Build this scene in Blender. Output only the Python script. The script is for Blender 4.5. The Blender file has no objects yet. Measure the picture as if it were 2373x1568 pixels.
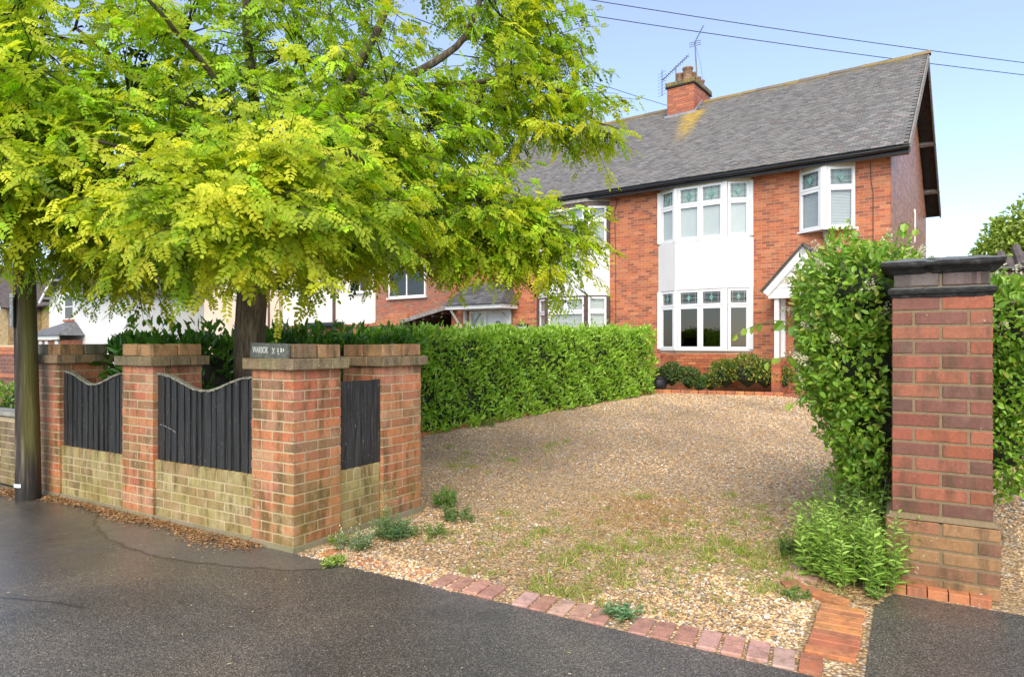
import bpy, math, random
import numpy as np
from mathutils import Vector, Matrix, Quaternion, noise as mnoise
R = math.radians
random.seed(7)
rng = np.random.default_rng(11)
sc = bpy.context.scene
COL = sc.collection

# ------------------------------------------------------------------ camera, sky, sun, exposure
cam = bpy.data.cameras.new('camera'); camo = bpy.data.objects.new('camera', cam); COL.objects.link(camo)
cam.sensor_width = 36.0; cam.lens = 1534/2372*36; cam.shift_y = 0.0055; cam.clip_start = 0.05; cam.clip_end = 1500
camo.location = (0, 0, 1.5); camo.rotation_euler = (R(90), 0, R(30.93))
sc.camera = camo
SUN_EL, SUN_AZ = 43.0, 156.0            # azimuth measured from +Y towards +X
w = bpy.data.worlds.new('World'); sc.world = w; w.use_nodes = True
nt = w.node_tree; nt.nodes.clear()
wo = nt.nodes.new('ShaderNodeOutputWorld'); bg = nt.nodes.new('ShaderNodeBackground'); sky = nt.nodes.new('ShaderNodeTexSky')
sky.sky_type = 'NISHITA'; sky.sun_disc = False; sky.sun_elevation = R(SUN_EL); sky.sun_rotation = R(SUN_AZ)
sky.air_density = 1.0; sky.dust_density = .5; sky.ozone_density = 3.0; sky.altitude = 50
hz = nt.nodes.new('ShaderNodeMix'); hz.data_type = 'RGBA'; hz.inputs[0].default_value = 0.13
hz.inputs[7].default_value = (6.0, 5.3, 6.8, 1)           # thin high cloud veiling the whole sky evenly
nt.links.new(sky.outputs[0], hz.inputs[6]); nt.links.new(hz.outputs[2], bg.inputs[0])
bg.inputs[1].default_value = 0.130
nt.links.new(bg.outputs[0], wo.inputs[0])
sl = bpy.data.lights.new('sun', 'SUN'); sl.energy = 2.2; sl.angle = R(60); sl.color = (1.0, 0.90, 0.72)
so = bpy.data.objects.new('sun', sl); COL.objects.link(so)
_d = Vector((math.sin(R(SUN_AZ))*math.cos(R(SUN_EL)), math.cos(R(SUN_AZ))*math.cos(R(SUN_EL)), math.sin(R(SUN_EL))))
so.rotation_euler = _d.to_track_quat('Z', 'Y').to_euler(); so.location = _d*50
vs = sc.view_settings; vs.view_transform = 'Standard'; vs.look = 'None'; vs.gamma = 1; vs.exposure = 1.12
try: vs.use_curve_mapping = False
except Exception: pass

# ------------------------------------------------------------------ materials
MATS = {}
class NT:
    def __init__(s, name):
        s.m = bpy.data.materials.new(name); s.m.use_nodes = True; s.t = s.m.node_tree
        s.b = s.t.nodes['Principled BSDF']; s.out = s.t.nodes['Material Output']; MATS[name] = s.m
    def n(s, typ, **kw):
        x = s.t.nodes.new('ShaderNode'+typ)
        for k, v in kw.items():
            if k in x.inputs: x.inputs[k].default_value = v
            else: setattr(x, k, v)
        return x
    def l(s, a, b): s.t.links.new(a, b)
    def coord(s, kind='Object'):
        return s.n('TexCoord').outputs[kind]
    def pos(s): return s.n('NewGeometry').outputs['Position']
    def noise(s, scale, detail=4, rough=.6, vec=None, dist=0):
        x = s.n('TexNoise'); x.inputs['Scale'].default_value = scale; x.inputs['Detail'].default_value = detail
        x.inputs['Roughness'].default_value = rough; x.inputs['Distortion'].default_value = dist
        s.l(vec if vec is not None else s.pos(), x.inputs['Vector']); return x.outputs['Fac']
    def ramp(s, fac, stops):
        x = s.n('ValToRGB'); e = x.color_ramp.elements
        while len(e) < len(stops): e.new(.5)
        for i, (p, c) in enumerate(stops):
            e[i].position = p; e[i].color = (c, c, c, 1) if not hasattr(c, '__len__') else (*c, 1)
        s.l(fac, x.inputs[0]); return x.outputs[0]
    def mix(s, fac, a, b, mode='MIX'):
        x = s.n('Mix'); x.data_type = 'RGBA'; x.blend_type = mode
        for k, v in (('Factor', fac), ('A', a), ('B', b)):
            i = x.inputs[k] if k != 'Factor' else x.inputs[0]
            i = [q for q in x.inputs if q.name == k and q.enabled][0]
            if hasattr(v, 'is_output') or isinstance(v, bpy.types.NodeSocket): s.l(v, i)
            elif k == 'Factor': i.default_value = v
            else: i.default_value = (*v, 1) if len(v) == 3 else v
        return [q for q in x.outputs if q.enabled][0]
    def math(s, op, a, b=0.):
        x = s.n('Math'); x.operation = op
        for i, v in enumerate((a, b)):
            if isinstance(v, bpy.types.NodeSocket): s.l(v, x.inputs[i])
            else: x.inputs[i].default_value = v
        return x.outputs[0]
    def mapr(s, v, a, b, c, d):
        x = s.n('MapRange'); s.l(v, x.inputs[0])
        for i, q in enumerate((a, b, c, d)): x.inputs[i+1].default_value = q
        return x.outputs[0]
    def scalevec(s, vec, sx, sy, sz):
        x = s.n('Mapping'); x.inputs['Scale'].default_value = (sx, sy, sz); s.l(vec, x.inputs['Vector']); return x.outputs[0]
    def sep(s, vec):
        x = s.n('SeparateXYZ'); s.l(vec, x.inputs[0]); return x.outputs
    def bump(s, h, strength=.3, dist=.01):
        x = s.n('Bump'); x.inputs['Strength'].default_value = strength; x.inputs['Distance'].default_value = dist
        s.l(h, x.inputs['Height']); s.l(x.outputs[0], s.b.inputs['Normal'])
    def base(s, c):
        if isinstance(c, bpy.types.NodeSocket): s.l(c, s.b.inputs['Base Color'])
        else: s.b.inputs['Base Color'].default_value = (*c, 1)
    def rough(s, r):
        if isinstance(r, bpy.types.NodeSocket): s.l(r, s.b.inputs['Roughness'])
        else: s.b.inputs['Roughness'].default_value = r
    def col(s):
        x = s.n('Attribute'); x.attribute_name = 'Col'; return x.outputs['Color']

def plain(name, c, rough=.6, var=.12, scale=6, bump=0, metal=0, spec=None):
    m = NT(name); f = m.noise(scale, 5)
    a = tuple(max(0, q*(1-var*1.6)) for q in c); b = tuple(min(1, q*(1+var)) for q in c)
    m.base(m.ramp(f, [(.3, a), (.7, b)])); m.rough(rough); m.b.inputs['Metallic'].default_value = metal
    if spec is not None: m.b.inputs['Specular IOR Level'].default_value = spec
    if bump: m.bump(m.noise(scale*12, 4), bump, .005)
    return m.m

def brick_mat(name, grime=(.10, .085, .045), gz=(0, 1.2), rough=(.45, .8), stain=.6, lichen=0, weather=0, pale=1.0):
    m = NT(name); c = m.col(); p = m.pos()
    f1 = m.noise(55, 5, .7); c = m.mix(.75, c, m.ramp(f1, [(.3, .62), (.7, 1.2)]), 'MULTIPLY')
    f2 = m.noise(9, 4); c = m.mix(m.ramp(f2, [(.55, 0), (.75, .35)]), c, (.12, .085, .06))
    z = m.sep(p)[2]
    g = m.math('MULTIPLY', m.mapr(z, gz[0], gz[1], 1, 0), m.ramp(m.noise(3.0, 5), [(.35, 0), (.65, 1)]))
    c = m.mix(m.math('MULTIPLY', g, stain), c, grime)
    if weather:
        stv = m.noise(5, 5, .65, m.scalevec(p, 2.0, 2.0, .45)); c = m.mix(m.ramp(stv, [(.47, 0), (.64, min(1, weather*1.25))]), c, tuple(q*.35 for q in grime))
        c = m.mix(m.ramp(m.noise(4.2, 5, .7), [(.56, 0), (.72, weather*.6*pale)]), c, (.58, .46, .28))
        c = m.mix(m.ramp(m.noise(42, 4, .75), [(.60, 0), (.68, weather*pale)]), c, (.50, .39, .22))
    if lichen:
        l = m.ramp(m.noise(38, 3), [(.66, 0), (.70, 1)]); l2 = m.ramp(m.noise(2.5, 3), [(.5, 0), (.6, 1)])
        c = m.mix(m.math('MULTIPLY', m.math('MULTIPLY', l, l2), lichen), c, (.62, .6, .52))
    m.base(c); m.rough(m.ramp(m.noise(7, 3), [(.3, rough[0]), (.7, rough[1])])); m.bump(m.noise(140, 4, .7), .35, .004)
    return m.m

def leaf_mat(name, trans=.35, rough=.4, tint=(1.25, 1.2, .7), spec=.5):
    m = NT(name); c = m.col()
    c = m.mix(.5, c, m.ramp(m.noise(30, 3), [(.3, .75), (.7, 1.15)]), 'MULTIPLY')
    m.base(c); m.rough(rough); m.b.inputs['Specular IOR Level'].default_value = spec
    t = m.n('BsdfTranslucent'); m.l(m.mix(1, c, tint, 'MULTIPLY'), t.inputs[0])
    mx = m.n('MixShader'); mx.inputs[0].default_value = trans
    m.l(m.b.outputs[0], mx.inputs[1]); m.l(t.outputs[0], mx.inputs[2]); m.l(mx.outputs[0], m.out.inputs[0])
    return m.m

brick_mat('garden_brick', (.25, .19, .045), (0, 1.15), (.5, .85), .85, .5, .62)
brick_mat('gate_brick', (.15, .105, .035), (0, .5), (.4, .75), .6, .7, .5, .25)
brick_mat('house_brick', (.12, .06, .04), (.2, .9), (.45, .75), .35)
brick_mat('gable_brick', (.12, .06, .04), (.2, .9), (.30, .5), .35)
brick_mat('tile_mat', (.1, .1, .1), (0, .1), (.45, .75), 0)
brick_mat('edge_brick', (.34, .21, .12), (-.2, .2), (.6, .9), .55, .35, .4, .6)
def mortar(name, c, alg=(.22, .19, .08), k=.6):
    m = NT(name); f = m.noise(60, 5); b = m.ramp(f, [(.3, tuple(q*.7 for q in c)), (.7, c)])
    z = m.sep(m.pos())[2]
    g = m.math('MULTIPLY', m.mapr(z, 0, .9, 1, 0), m.ramp(m.noise(3, 4), [(.35, 0), (.65, 1)]))
    m.base(m.mix(m.math('MULTIPLY', g, k), b, alg)); m.rough(.9); m.bump(m.noise(180, 4), .4, .004)
mortar('mortar', (.60, .48, .29), (.34, .27, .09), .85); mortar('gate_mortar', (.25, .18, .10), (.15, .11, .045)); mortar('house_mortar', (.54, .36, .24), k=0)
mortar('footing_mat', (.32, .27, .18), (.2, .18, .08), .8)

def cap_mat():
    m = NT('cap_mat'); c = m.col(); p = m.pos()
    c = m.mix(.8, c, m.ramp(m.noise(60, 5), [(.3, .5), (.7, 1.2)]), 'MULTIPLY')
    st = m.noise(7, 5, .65, m.scalevec(p, 1.6, 1.6, .5)); c = m.mix(m.ramp(st, [(.46, 0), (.66, .7)]), c, (.06, .052, .025)); c = m.mix(m.ramp(m.noise(11, 4), [(.55, 0), (.7, .5)]), c, (.22, .19, .06))
    li = m.noise(70, 2); c = m.mix(m.ramp(li, [(.66, 0), (.7, .6)]), c, (.55, .52, .42))
    m.base(c); m.rough(.85); m.bump(m.noise(120, 4), .5, .005)
cap_mat()
def gatecap():
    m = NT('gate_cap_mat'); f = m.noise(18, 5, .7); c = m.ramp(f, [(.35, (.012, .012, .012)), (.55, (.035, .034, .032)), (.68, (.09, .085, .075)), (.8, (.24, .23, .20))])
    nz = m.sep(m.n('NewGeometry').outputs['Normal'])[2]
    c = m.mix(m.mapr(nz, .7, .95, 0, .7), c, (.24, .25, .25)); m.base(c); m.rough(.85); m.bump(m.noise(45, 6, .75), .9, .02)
gatecap()

def black_timber():
    m = NT('black_timber'); p = m.pos()
    st = m.noise(28, 5, .65, m.scalevec(p, 3.5, 3.5, .12)); c = m.ramp(st, [(.3, (.007, .0065, .006)), (.5, (.024, .023, .022)), (.62, (.05, .048, .045)), (.8, (.16, .155, .145))])
    sp = m.noise(90, 2, .5, m.scalevec(p, 1, 1, .35)); c = m.mix(m.ramp(sp, [(.70, 0), (.73, .6)]), c, (.35, .35, .31))
    m.base(c); m.rough(m.ramp(st, [(.3, .45), (.7, .75)])); m.bump(st, .5, .004)
black_timber()
def trimm():
    m = NT('panel_trim'); m.base(m.ramp(m.noise(60, 4), [(.35, (.10, .09, .065)), (.7, (.42, .40, .30))])); m.rough(.9); m.bump(m.noise(120, 3), .5, .004)
trimm()

def asphalt(name, wet=1.0, base=(.040, .036, .032)):
    m = NT(name); p = m.pos()
    f = m.noise(230, 3, .8); v = m.n('TexVoronoi'); v.inputs['Scale'].default_value = 190; m.l(p, v.inputs['Vector'])
    vc = m.n('SeparateColor'); m.l(v.outputs['Color'], vc.inputs[0])
    c = m.ramp(vc.outputs[0], [(.0, tuple(q*.45 for q in base)), (.55, base), (.86, tuple(q*2.1 for q in base)), (.97, (.20, .17, .13)), (1, (.42, .38, .32))])
    c = m.mix(m.ramp(f, [(.35, .35), (.6, 0)]), c, (.008, .008, .008))
    big = m.noise(.9, 5, .65, dist=.6); c = m.mix(.8, c, m.ramp(big, [(.3, (.55, .55, .57)), (.5, (.95, .92, .88)), (.7, (1.5, 1.38, 1.22))]), 'MULTIPLY')
    # old trench reinstatement: an arc-edged darker patch and seams
    x, y, z = m.sep(p)
    dx = m.math('SUBTRACT', x, -4.75); dy = m.math('SUBTRACT', y, 3.75)
    r = m.math('SQRT', m.math('ADD', m.math('MULTIPLY', m.math('MULTIPLY', dx, dx), .35), m.math('MULTIPLY', dy, dy)))
    r = m.math('ADD', r, m.math('MULTIPLY', m.math('SUBTRACT', m.noise(3, 3), .5), .16))
    ring = m.ramp(m.math('ABSOLUTE', m.math('SUBTRACT', r, 1.02)), [(0, 1), (.022, 0)])
    inside = m.mapr(r, 1.0, 1.03, 1, 0)
    c = m.mix(m.math('MULTIPLY', inside, .35), c, tuple(q*1.7 for q in base))
    c = m.mix(m.math('MULTIPLY', ring, .7), c, (.012, .012, .011))
    def seam(ax, by, cc, wd):
        q = m.math('ADD', m.math('ADD', m.math('MULTIPLY', x, ax), m.math('MULTIPLY', y, by)), cc)
        q = m.math('ADD', q, m.math('MULTIPLY', m.math('SUBTRACT', m.noise(2.2, 4), .5), .10))
        return m.ramp(m.math('ABSOLUTE', q), [(0, 1), (wd, 0)])
    lx = m.mapr(x, -4.05, -3.95, 1, 0)
    c = m.mix(m.math('MULTIPLY', m.math('MULTIPLY', seam(-.30, 1, -3.20, .018), lx), .8), c, (.01, .01, .01))
    s2 = seam(1, -.35, 6.55, .014); c = m.mix(m.math('MULTIPLY', s2, .6), c, (.01, .01, .01))
    m.base(c)
    wetn = m.math('SUBTRACT', m.noise(.55, 4, .6, dist=.8), m.math('MULTIPLY', m.mapr(m.math('ADD', x, m.math('MULTIPLY', y, .4)), -4.6, -2.2, 1, 0), .16))
    m.rough(m.ramp(m.math('ADD', m.math('MULTIPLY', wetn, .8), m.math('MULTIPLY', f, .25)), [(.40, .22 if wet > .5 else .6), (.56, .42), (.74, .78)]))
    m.b.inputs['Specular IOR Level'].default_value = .6
    h = m.math('ADD', v.outputs['Distance'], m.math('MULTIPLY', f, .5)); m.bump(h, .35, .0045)
    m.l(m.ramp(wetn, [(.22, .55), (.52, .08)]), m.b.inputs['Coat Weight']); m.b.inputs['Coat Roughness'].default_value = .28
    bw_ = m.n('Bump'); bw_.inputs['Strength'].default_value = .4; bw_.inputs['Distance'].default_value = .004; m.l(m.noise(120, 2), bw_.inputs['Height']); m.l(bw_.outputs[0], m.b.inputs['Coat Normal'])
asphalt('tarmac', 1, (.092, .083, .073)); asphalt('road_tarmac', base=(.05, .05, .05))

def gravel():
    m = NT('gravel_ground'); p = m.pos()
    v = m.n('TexVoronoi'); v.inputs['Scale'].default_value = 52; m.l(p, v.inputs['Vector'])
    vc = m.n('SeparateColor'); m.l(v.outputs['Color'], vc.inputs[0])
    c = m.ramp(vc.outputs[0], [(0, (.20, .14, .08)), (.2, (.50, .31, .14)), (.45, (.70, .47, .24)), (.7, (.78, .58, .35)), (.88, (.46, .38, .30)), (1, (.90, .80, .64))])
    e = m.ramp(v.outputs['Distance'], [(.25, 1), (.62, .35)]); c = m.mix(.9, c, e, 'MULTIPLY')
    big = m.noise(.8, 5); c = m.mix(.7, c, m.ramp(big, [(.3, (.92, .88, .80)), (.7, (1.3, 1.22, 1.08))]), 'MULTIPLY')
    x, y, z = m.sep(p)
    # soil and moss showing through towards the entrance and along the wall
    so_ = m.math('MULTIPLY', m.ramp(m.noise(2.4, 5), [(.42, 0), (.58, 1)]), m.mapr(y, 5.2, 7.0, 1, .15))
    c = m.mix(m.math('MULTIPLY', so_, .38), c, m.mix(m.noise(60, 3), (.24, .15, .065), (.38, .28, .11)))
    m.base(c); m.rough(.85); m.bump(m.math('SUBTRACT', 1.0, v.outputs['Distance']), .8, .012)
gravel()
brick_mat('stone_mat', (.1, .1, .1), (-9, -8), (.5, .8), 0)
def soil():
    m = NT('soil'); m.base(m.ramp(m.noise(25, 6, .7), [(.3, (.03, .02, .012)), (.7, (.11, .075, .045))])); m.rough(.95); m.bump(m.noise(40, 5), .8, .02)
soil()
def grassg():
    m = NT('grass_ground'); m.base(m.ramp(m.noise(3, 6, .7), [(.3, (.03, .05, .012)), (.7, (.09, .11, .03))])); m.rough(.95)
grassg()
leaf_mat('locust_leaf', .50, .45, (1.35, 1.3, .6), .3); leaf_mat('laurel_leaf', .22, .22, (1.2, 1.3, .5), .6); leaf_mat('hedge_leaf', .3, .32, (1.2, 1.25, .5), .45)
leaf_mat('privet_leaf', .3, .35); leaf_mat('weed_leaf', .35, .55); leaf_mat('grass_blade', .35, .6); leaf_mat('flower_mat', .3, .7, (1, 1, 1)); leaf_mat('litter_leaf', .1, .7, (1, 1, 1))
def bark(name, c0, c1, sc_=(7, 7, 1.1)):
    m = NT(name); p = m.pos(); f = m.noise(4.5, 6, .65, m.scalevec(p, *sc_), .6)
    m.base(m.ramp(f, [(.32, c0), (.52, tuple((a+b)/2 for a, b in zip(c0, c1))), (.72, c1)])); m.rough(.9); m.bump(f, .9, .03)
bark('tree_bark', (.028, .02, .013), (.22, .17, .115)); bark('twig_bark', (.03, .022, .015), (.10, .075, .05))
def polem():
    m = NT('pole_wood'); p = m.pos(); f = m.noise(5, 6, .65, m.scalevec(p, 6, 6, .35), .4)
    c = m.ramp(f, [(.3, (.015, .011, .008)), (.5, (.06, .045, .032)), (.72, (.20, .165, .125))])
    x, y, z = m.sep(m.n('NewGeometry').outputs['Normal'])
    g = m.math('MULTIPLY', m.mapr(x, .5, .95, 0, 1), m.mapr(m.sep(p)[2], .25, .6, 0, 1)); c = m.mix(m.math('MULTIPLY', g, .6), c, (.16, .15, .02))
    c = m.mix(m.mapr(m.math('ADD', m.sep(p)[2], m.math('MULTIPLY', f, .5)), .35, .75, .85, 0), c, (.012, .011, .010))
    m.base(c); m.rough(.8); m.bump(f, .8, .02)
polem()
plain('white_upvc', (.76, .76, .75), .28, .02); plain('white_paint', (.76, .75, .72), .5, .05, 5); plain('cream_board', (.68, .64, .53), .55, .08)
plain('white_render', (.68, .67, .65), .8, .03, 2); plain('cream_render', (.70, .56, .42), .85, .06, 1.5); plain('warm_white_render', (.78, .73, .66), .85, .04, 1.5)
plain('brown_timber', (.10, .055, .045), .5, .2, 8); plain('dark_gutter', (.014, .014, .016), .3, .3, 8); plain('lead', (.28, .30, .33), .5, .2, 6); plain('soffit', (.20, .18, .16), .8, .3, 6)
plain('dark_soffit', (.035, .026, .022), .6, .4, 10); plain('grey_wood', (.26, .23, .20), .8, .3, 12); plain('blind', (.56, .57, .56), .75, .03); plain('black_metal', (.02, .02, .022), .35, .2, 10)
plain('aerial_metal', (.10, .10, .10), .35, .3, 20, 0, .6); plain('interior', (.20, .19, .18), .9, .1); plain('pot_clay', (.30, .17, .10), .8, .3, 12); plain('stone_grey', (.36, .34, .30), .85, .2, 10)
plain('slate_plate', (.135, .14, .11), .6, .35, 30); plain('plate_letter', (.74, .72, .64), .7, .2, 60); plain('black_plate', (.012, .012, .012), .25, .1); plain('door_dark', (.02, .022, .026), .25, .2)
plain('stained_green', (.16, .34, .28), .2, .2); plain('came', (.10, .11, .11), .4, .1); plain('came_pale', (.42, .42, .42), .4, .1); plain('black_pot', (.018, .018, .02), .45, .2, 20)
plain('dark_core', (.025, .035, .012), .95, .4, 14); plain('roof_slab', (.08, .075, .07), .8, .2); plain('brown_roof', (.115, .09, .08), .75, .3, 5); plain('grey_roof', (.14, .14, .145), .6, .3, 5); plain('orange_tile', (.42, .17, .08), .7, .25, 6)
plain('ochre_brick', (.40, .28, .14), .9, .3, 5); plain('plain_red_brick', (.36, .13, .07), .85, .3, 6); plain('concrete', (.34, .32, .27), .9, .25, 8, .2); plain('white_tape', (.75, .76, .78), .35, .1, 30)
plain('wire_mat', (.03, .03, .032), .5, .1); plain('chalk', (.20, .20, .20), .9, .4, 40); plain('galv', (.45, .47, .48), .4, .1); plain('brown_fascia', (.13, .085, .07), .5, .2, 6); plain('sign_board', (.70, .72, .75), .4, .05)
def glass(name, refl=.10, tint=(.85, .9, .88)):
    m = NT(name); t = m.n('BsdfTransparent'); t.inputs[0].default_value = (*tint, 1); g = m.n('BsdfGlossy'); g.inputs['Roughness'].default_value = .015
    lwn = m.n('LayerWeight'); lwn.inputs[0].default_value = .5; k = m.math('ADD', m.math('MULTIPLY', m.math('POWER', lwn.outputs['Facing'], 4.0), .6), .03+refl)
    mx = m.n('MixShader'); m.l(k, mx.inputs[0]); m.l(t.outputs[0], mx.inputs[1]); m.l(g.outputs[0], mx.inputs[2]); m.l(mx.outputs[0], m.out.inputs[0])
glass('pane_glass', .02, (.95, .97, .96)); glass('dark_glass', .06, (.25, .27, .27)); glass('lead_glass', .02, (.88, .93, .90))

# ------------------------------------------------------------------ mesh helpers
def np_mesh(name, V, F, C=None, smooth=False):
    """V (n,3), F (m,k) int array of equal-size faces (or list of such arrays), C (n,3) point colours"""
    Fs = F if isinstance(F, list) else [F]
    me = bpy.data.meshes.new(name); V = np.asarray(V, np.float32)
    me.vertices.add(len(V)); me.vertices.foreach_set('co', V.ravel())
    idx = np.concatenate([f.ravel() for f in Fs]).astype(np.int32)
    cnt = np.concatenate([np.full(len(f), f.shape[1], np.int32) for f in Fs]); st = np.concatenate([[0], np.cumsum(cnt)[:-1]]).astype(np.int32)
    me.loops.add(len(idx)); me.loops.foreach_set('vertex_index', idx)
    me.polygons.add(len(cnt)); me.polygons.foreach_set('loop_start', st)
    try: me.polygons.foreach_set('loop_total', cnt)
    except Exception: pass
    me.polygons.foreach_set('use_smooth', np.full(len(cnt), bool(smooth)))
    me.update(calc_edges=True)
    if C is not None:
        a = me.color_attributes.new('Col', 'FLOAT_COLOR', 'POINT'); C = np.asarray(C, np.float32)
        a.data.foreach_set('color', np.concatenate([C, np.ones((len(C), 1), np.float32)], 1).ravel())
    return me
def link(name, me, mat, parent=None, loc=None):
    if me is not None and mat is not None and not me.materials: me.materials.append(MATS[mat])
    o = bpy.data.objects.new(name, me); COL.objects.link(o)
    if parent is not None: o.parent = parent
    if loc is not None: o.location = loc
    return o
def tag(o, label=None, cat=None, group=None, kind=None):
    if label: o['label'] = label
    if cat: o['category'] = cat
    if group: o['group'] = group
    if kind: o['kind'] = kind
    return o
def thing(name, loc, label, cat, group=None, rz=0):
    o = bpy.data.objects.new(name, None); COL.objects.link(o); o.location = loc; o.rotation_euler = (0, 0, rz); o.empty_display_size = .2
    return tag(o, label, cat, group)
BOXV = np.array([(x, y, z) for x in (-.5, .5) for y in (-.5, .5) for z in (-.5, .5)])
BOXF = np.array([(0, 1, 3, 2), (4, 6, 7, 5), (0, 4, 5, 1), (2, 3, 7, 6), (0, 2, 6, 4), (1, 5, 7, 3)])
class MB:
    def __init__(s, origin=(0, 0, 0)): s.v = []; s.f3 = []; s.f4 = []; s.fn = []; s.n = 0; s.o = Vector(origin); s.c = []; s.cur = (.5, .5, .5)
    def add(s, vs, fs, M=None):
        b = s.n
        for q in vs:
            q = Vector(q)
            if M is not None: q = M @ q
            s.v.append(tuple(q-s.o)); s.c.append(s.cur)
        s.n += len(vs)
        for f in fs: s.fn.append(tuple(b+i for i in f))
        return s
    def box(s, x0, x1, y0, y1, z0, z1, M=None):
        return s.add([(x, y, z) for x in (x0, x1) for y in (y0, y1) for z in (z0, z1)], [tuple(f) for f in BOXF], M)
    def prism(s, pts, z0, z1, M=None):
        n = len(pts)
        return s.add([(x, y, z0) for x, y in pts]+[(x, y, z1) for x, y in pts],
                     [tuple(range(n))[::-1], tuple(range(n, 2*n))]+[(i, (i+1) % n, n+(i+1) % n, n+i) for i in range(n)], M)
    def tube(s, pts, radii, sides=8, cap=True, M=None):
        pts = [Vector(p) for p in pts]; n = len(pts); vs = []; fs = []
        if not hasattr(radii, '__len__'): radii = [radii]*n
        up = Vector((0, 0, 1)); prev = None
        for i, p in enumerate(pts):
            t = (pts[min(i+1, n-1)]-pts[max(i-1, 0)]).normalized()
            if prev is None: a = t.cross(up if abs(t.z) < .9 else Vector((1, 0, 0))).normalized()
            else: a = (prev-t*prev.dot(t)).normalized()
            prev = a; b = t.cross(a)
            for k in range(sides):
                w_ = 2*math.pi*k/sides; vs.append(p+(a*math.cos(w_)+b*math.sin(w_))*radii[i])
        for i in range(n-1):
            for k in range(sides):
                k2 = (k+1) % sides; fs.append((i*sides+k, i*sides+k2, (i+1)*sides+k2, (i+1)*sides+k))
        if cap: fs += [tuple(range(sides))[::-1], tuple((n-1)*sides+k for k in range(sides))]
        return s.add(vs, fs, M)
    def lathe(s, prof, cx, cy, sides=16):
        vs = []; fs = []; n = len(prof)
        for r, z in prof:
            for k in range(sides): a = 2*math.pi*k/sides; vs.append((cx+r*math.cos(a), cy+r*math.sin(a), z))
        for i in range(n-1):
            for k in range(sides): k2 = (k+1) % sides; fs.append((i*sides+k, i*sides+k2, (i+1)*sides+k2, (i+1)*sides+k))
        fs += [tuple(range(sides))[::-1], tuple((n-1)*sides+k for k in range(sides))]
        return s.add(vs, fs)
    def build(s, name, mat, parent=None, smooth=False, color=False):
        me = bpy.data.meshes.new(name); me.from_pydata(s.v, [], s.fn)
        me.polygons.foreach_set('use_smooth', [bool(smooth)]*len(me.polygons))
        if color:
            a = me.color_attributes.new('Col', 'FLOAT_COLOR', 'POINT')
            for i, c in enumerate(s.c): a.data[i].color = (*c, 1)
        me.update(); return link(name, me, mat, parent)
def boxes_np(name, ctr, size, cols, mat, parent, rotz=None, euler=None):
    """many boxes joined into one mesh; ctr,size (n,3); euler (n,3) small rotations"""
    ctr = np.asarray(ctr, float); size = np.asarray(size, float); n = len(ctr)
    V = BOXV[None]*size[:, None, :]
    if euler is not None:
        e = np.asarray(euler)
        cxr, sxr = np.cos(e[:, 0])[:, None], np.sin(e[:, 0])[:, None]; y, z = V[..., 1].copy(), V[..., 2].copy(); V[..., 1] = y*cxr-z*sxr; V[..., 2] = y*sxr+z*cxr
        cy, sy = np.cos(e[:, 1])[:, None], np.sin(e[:, 1])[:, None]; x, z = V[..., 0].copy(), V[..., 2].copy(); V[..., 0] = x*cy+z*sy; V[..., 2] = -x*sy+z*cy
        cz, sz = np.cos(e[:, 2])[:, None], np.sin(e[:, 2])[:, None]; x, y = V[..., 0].copy(), V[..., 1].copy(); V[..., 0] = x*cz-y*sz; V[..., 1] = x*sz+y*cz
    V = V+ctr[:, None, :]
    F = (BOXF[None]+8*np.arange(n)[:, None, None]).reshape(-1, 4)
    o = link(name, np_mesh(name, V.reshape(-1, 3), F, np.repeat(np.asarray(cols), 8, 0)), mat, parent); o['kind'] = 'stuff'; return o
def chamfer_unit(dims, c=.004, col=(.4, .15, .08)):
    L = dims; vs = []; vid = {}
    for sx in (-1, 1):
        for sy in (-1, 1):
            for sz in (-1, 1):
                for ax in range(3):
                    p = [sx*.5, sy*.5, sz*.5]
                    for k in range(3):
                        if k != ax: p[k] -= math.copysign(c/L[k], p[k])
                    vid[(sx, sy, sz, ax)] = len(vs); vs.append(p)
    fs4 = []; fs3 = []
    S = (-1, 1)
    for ax in range(3):
        o1, o2 = [(1, 2), (2, 0), (0, 1)][ax]
        for sg in S:
            q = []
            for a, b in ((-1, -1), (1, -1), (1, 1), (-1, 1)):
                k = [0, 0, 0]; k[ax] = sg; k[o1] = a; k[o2] = b; q.append(vid[(*k, ax)])
            fs4.append(q if sg > 0 else q[::-1])
    for ax in range(3):                        # edges along ax
        o1, o2 = [(1, 2), (2, 0), (0, 1)][ax]
        for a in S:
            for b in S:
                k0 = [0, 0, 0]; k1 = [0, 0, 0]; k0[ax] = -1; k1[ax] = 1
                for k in (k0, k1): k[o1] = a; k[o2] = b
                q = [vid[(*k0, o1)], vid[(*k1, o1)], vid[(*k1, o2)], vid[(*k0, o2)]]
                fs4.append(q if a*b < 0 else q[::-1])
    for sx in S:
        for sy in S:
            for sz in S:
                q = [vid[(sx, sy, sz, i)] for i in range(3)]; fs3.append(q if sx*sy*sz > 0 else q[::-1])
    return np_mesh('brick', np.array(vs), [np.array(fs4), np.array(fs3)], np.tile(col, (len(vs), 1)))
def variants(palette, k, dims, mat, jit=.14, c=.004):
    out = []
    for i in range(k):
        b = palette[i % len(palette)]; f = 1+random.uniform(-jit, jit)
        me = chamfer_unit(dims, c, tuple(min(1, q*f*(1+random.uniform(-.05, .05))) for q in b)); me.materials.append(MATS[mat]); out.append(me)
    return out
def place_brick(parent, me, c, size, e=(0, 0, 0), name='brick'):
    o = bpy.data.objects.new(name, me); COL.objects.link(o); o.parent = parent; o.location = c; o.scale = size; o.rotation_euler = e; return o
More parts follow.
